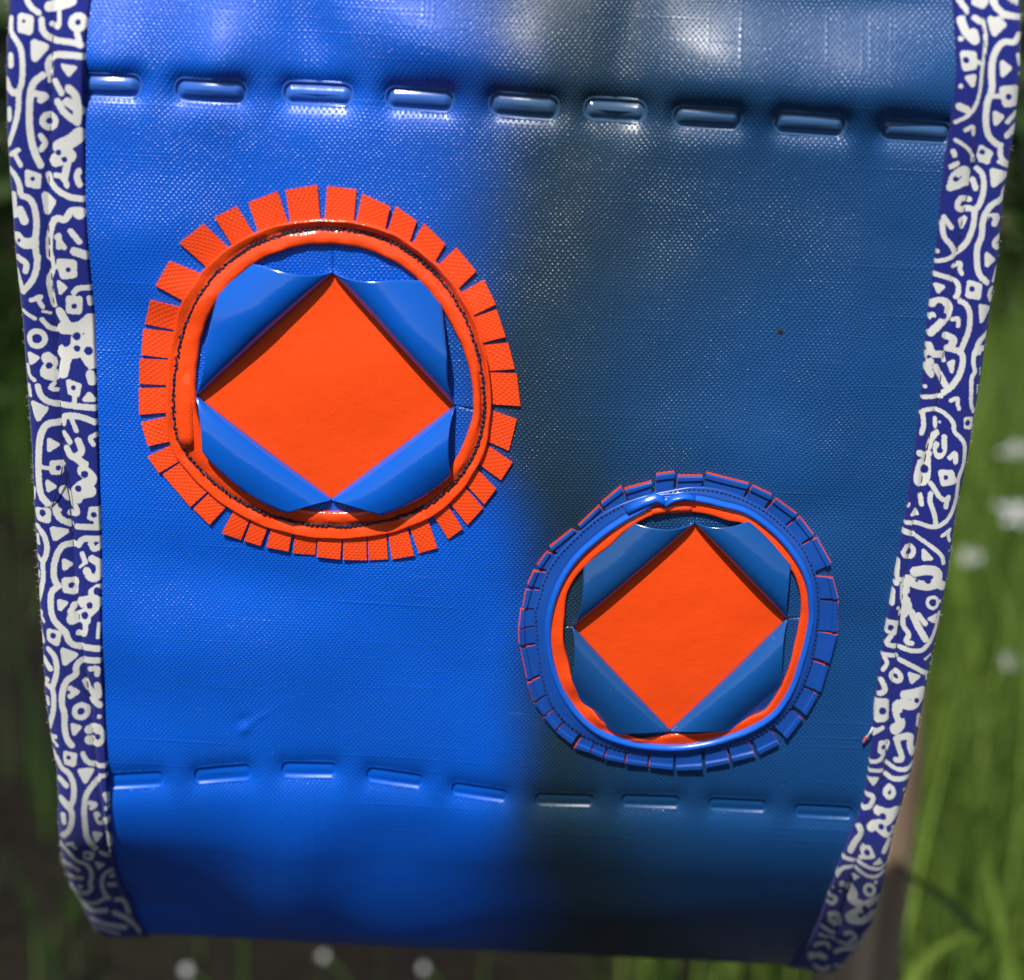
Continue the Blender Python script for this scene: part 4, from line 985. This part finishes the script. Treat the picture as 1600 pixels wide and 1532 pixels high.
# wooden post close behind the bag
m, nt, bs = mat('weathered_wood'); M_WOOD = m
tc = N(nt, 'ShaderNodeTexCoord'); mp = N(nt, 'ShaderNodeMapping'); mp.inputs['Scale'].default_value = (60, 60, 5); nt.links.new(tc.outputs['Object'], mp.inputs[0])
n1 = N(nt, 'ShaderNodeTexNoise'); n1.inputs['Scale'].default_value = 1; n1.inputs['Detail'].default_value = 5; nt.links.new(mp.outputs[0], n1.inputs['Vector'])
rp = N(nt, 'ShaderNodeValToRGB'); nt.links.new(n1.outputs[0], rp.inputs[0])
rp.color_ramp.elements[0].position = .3; rp.color_ramp.elements[0].color = (.16, .10, .06, 1)
rp.color_ramp.elements[1].position = .7; rp.color_ramp.elements[1].color = (.46, .33, .21, 1)
nt.links.new(rp.outputs[0], bs.inputs['Base Color']); bs.inputs['Roughness'].default_value = .85
set_bump(nt, bs, mth(nt, 'MULTIPLY', n1.outputs[0], .003))
YP = .36
pr = on_plane(1452., 1180., YP); RP = .024
zz = np.linspace(ZG - .05, on_plane(1480., 925., YP)[2], 26); nn = 18; an = np.linspace(0, 2 * math.pi, nn, endpoint=False)
rad = RP * (1 + .05 * np.sin(zz * 30)[:, None] * np.cos(2 * an)[None] + .04 * np.cos(3 * an + 1)[None])
VX = pr[0] - RP + rad * np.cos(an)[None] + .004 * np.sin(zz * 7)[:, None] - .13 * np.maximum(zz - pr[2], 0)[:, None]; VY = YP + rad * np.sin(an)[None]; VZ = zz[:, None] + 0 * VX
po = make('wooden_post', np.stack([VX.ravel(), VY.ravel(), VZ.ravel()], 1), grid_faces(26, nn, wrap=True) + [tuple(range(25 * nn, 26 * nn))], M_WOOD)
tag(po, 'weathered brown wooden post standing behind the bag on the right', 'post')

# white flowers
M_PETAL, _nt, _bs = mat('white_petal'); _bs.inputs['Base Color'].default_value = (.42, .44, .46, 1); _bs.inputs['Roughness'].default_value = .6
M_DISC, _nt, _bs = mat('flower_disc'); _bs.inputs['Base Color'].default_value = (.55, .38, .05, 1)
M_STEM, _nt, _bs = mat('flower_stem'); _bs.inputs['Base Color'].default_value = (.06, .12, .025, 1)
def flower(x, y, Y, size, label, seed):
    r = np.random.default_rng(seed)
    c = on_plane(float(x), float(y), Y); root = empty('white_flower', (c[0] + .02, Y + .01, ZG))
    o = np.array([c[0] + .02, Y + .01, ZG]); hd = c - o
    st = np.linspace(0, 1, 9)[:, None]; pth = st * hd + np.sin(st * math.pi) * np.array([[.012, .008, 0]])
    V, F = tube(pth, .0018, 6); make('stem', V, F, M_STEM, root)
    B = Bag(); ax = np.array([-.2 + r.normal(0, .25), -.55 + r.normal(0, .2), .75]); ax /= np.linalg.norm(ax)
    t1 = np.cross(ax, [1, 0, 0]); t1 /= np.linalg.norm(t1); t2 = np.cross(ax, t1)
    for layer, (n_, rr, up) in enumerate(((8, 1.0, .05), (5, .7, .3))):
        for i in range(n_):
            a = 2 * math.pi * (i + .3 * layer) / n_ + r.normal(0, .06)
            dv = math.cos(a) * t1 + math.sin(a) * t2; sv = np.cross(ax, dv)
            L = size * rr * r.uniform(.4, 1.25)
            rows_ = []
            for f, wd, hh_ in ((.1, .07, .02), (.45, .17, .1 + up * .5), (.8, .15, .12 + up), (1.0, .05, .06 + up)):
                for sg in (-1, 0, 1):
                    rows_.append(hd + dv * L * f + sv * sg * size * wd + ax * size * (hh_ - .03 * abs(sg)))
            B.add(np.array(rows_), grid_faces(4, 3))
    me = make('petals', B.V(), B.f, M_PETAL, root); me['kind'] = 'stuff'
    th = np.linspace(0, math.pi / 2, 5)[:, None]; a = np.linspace(0, 2 * math.pi, 12, endpoint=False)[None]
    D = hd + (np.sin(th) * np.cos(a))[..., None] * t1 * size * .2 + (np.sin(th) * np.sin(a))[..., None] * t2 * size * .2 + (np.cos(th) + 0 * a)[..., None] * ax * size * .3
    make('flower_centre', D.reshape(-1, 3), grid_faces(5, 12, wrap=True), M_DISC, root)
    tag(root, label, 'flower', 'white flowers in the grass')
FL = [(1590, 705, 1.5, .020, 'white flower highest at the right margin of the grass'), (1588, 805, 1.3, .026, 'largest white flower at the right margin, below the highest one'),
      (1520, 872, 1.25, .015, 'small white flower close beside the right edge of the binding'), (1578, 1036, 1.1, .013, 'lowest white flower at the right margin'),
      (292, 1516, .72, .0052, 'white flower below the lower left corner of the bag'), (505, 1494, .74, .0042, 'white flower half hidden under the bag bottom, left of centre'),
      (662, 1514, .73, .0045, 'white flower just under the middle of the bag bottom')]
for i, f in enumerate(FL): flower(*f, seed=20 + i)

# individual long blades the photograph shows out of focus
def long_blade(pix, Y, width, label, tint):
    p = np.array([on_plane(float(a), float(b), Y) for a, b in pix]); t = np.linspace(0, 1, len(p)); tt = np.linspace(0, 1, 18)
    q = np.stack([np.interp(tt, t, p[:, k]) for k in range(3)], 1)
    ker = np.ones(5) / 5
    q2 = q.copy()
    for k in range(3): q2[2:-2, k] = np.convolve(q[:, k], ker, 'valid')
    w = width * np.sin(np.clip(.15 + .85 * (1 - tt), 0, 1) * math.pi / 2) * (1 - tt ** 4 * .9)
    tn = np.gradient(q2, axis=0); side = np.cross(tn, [0, 1, 0.2]); side /= np.linalg.norm(side, axis=1)[:, None] + 1e-9
    base = q2[0].copy()
    V = np.stack([q2 - side * w[:, None], q2 + np.array([0, .3, 0]) * w[:, None], q2 + side * w[:, None]], 1).reshape(-1, 3)
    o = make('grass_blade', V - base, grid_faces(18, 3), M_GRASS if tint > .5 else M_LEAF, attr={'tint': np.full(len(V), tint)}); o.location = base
    tag(o, label, 'grass blade', 'long blurred grass blades')
long_blade([(1395, 1640), (1410, 1560), (1440, 1500), (1490, 1465), (1560, 1448)], .42, .0062, 'pale arching grass blade at the lower right corner', 1.0)
long_blade([(1600, 1700), (1575, 1500), (1550, 1380), (1535, 1330)], .5, .0045, 'upright grass blade right of the arching one', .7)
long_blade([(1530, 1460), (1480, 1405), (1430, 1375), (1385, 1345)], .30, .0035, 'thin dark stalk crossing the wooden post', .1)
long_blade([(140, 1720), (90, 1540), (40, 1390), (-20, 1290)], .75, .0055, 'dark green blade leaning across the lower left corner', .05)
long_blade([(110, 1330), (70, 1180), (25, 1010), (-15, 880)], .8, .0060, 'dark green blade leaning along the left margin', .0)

# dark shrubs behind
def shrub(cx, cy, rx, ry, rz, n, seed, label):
    r = np.random.default_rng(seed)
    root = empty('shrub', (cx, cy, ZG))
    d = r.normal(0, 1, (n, 3)); d /= np.linalg.norm(d, axis=1)[:, None]
    rad = r.uniform(.35, 1, n) ** .5 * (1 + .18 * np.sin(5 * d[:, 0] + seed) * np.sin(4 * d[:, 2]))
    c = d * rad[:, None] * np.array([rx, ry, rz]); c[:, 2] += rz * .95
    a = r.normal(0, 1, (n, 3)); a /= np.linalg.norm(a, axis=1)[:, None]; b = np.cross(a, r.normal(0, 1, (n, 3))); b /= np.linalg.norm(b, axis=1)[:, None] + 1e-9
    L = r.uniform(.025, .05, n)[:, None]
    V = np.stack([c - a * L, c + b * L * .45, c + a * L, c - b * L * .45], 1).reshape(-1, 3)
    o = fast_mesh('foliage', V, np.arange(4 * n).reshape(n, 4), M_LEAF, np.repeat(r.uniform(0, 1, n), 4)); o.parent = root; o['kind'] = 'stuff'
    for k in range(5):
        e = r.normal(0, .35, 3) * np.array([rx, ry, 0]) + np.array([0, 0, rz * 1.5])
        V, F = tube(np.linspace(0, 1, 6)[:, None] * e, np.linspace(.016, .005, 6), 6); make('stem', V, F, M_WOOD, root)
    tag(root, label, 'shrub', 'dark shrubs behind the bag')
shrub(-.95, 2.6, .75, .5, .62, 5200, 1, 'dark green shrub behind the left edge of the bag')
shrub(1.15, 3.0, .85, .6, .62, 6000, 2, 'green shrub behind the right edge of the bag')
shrub(-2.3, 3.6, .9, .6, .75, 4000, 3, 'dark shrub far out at the left')
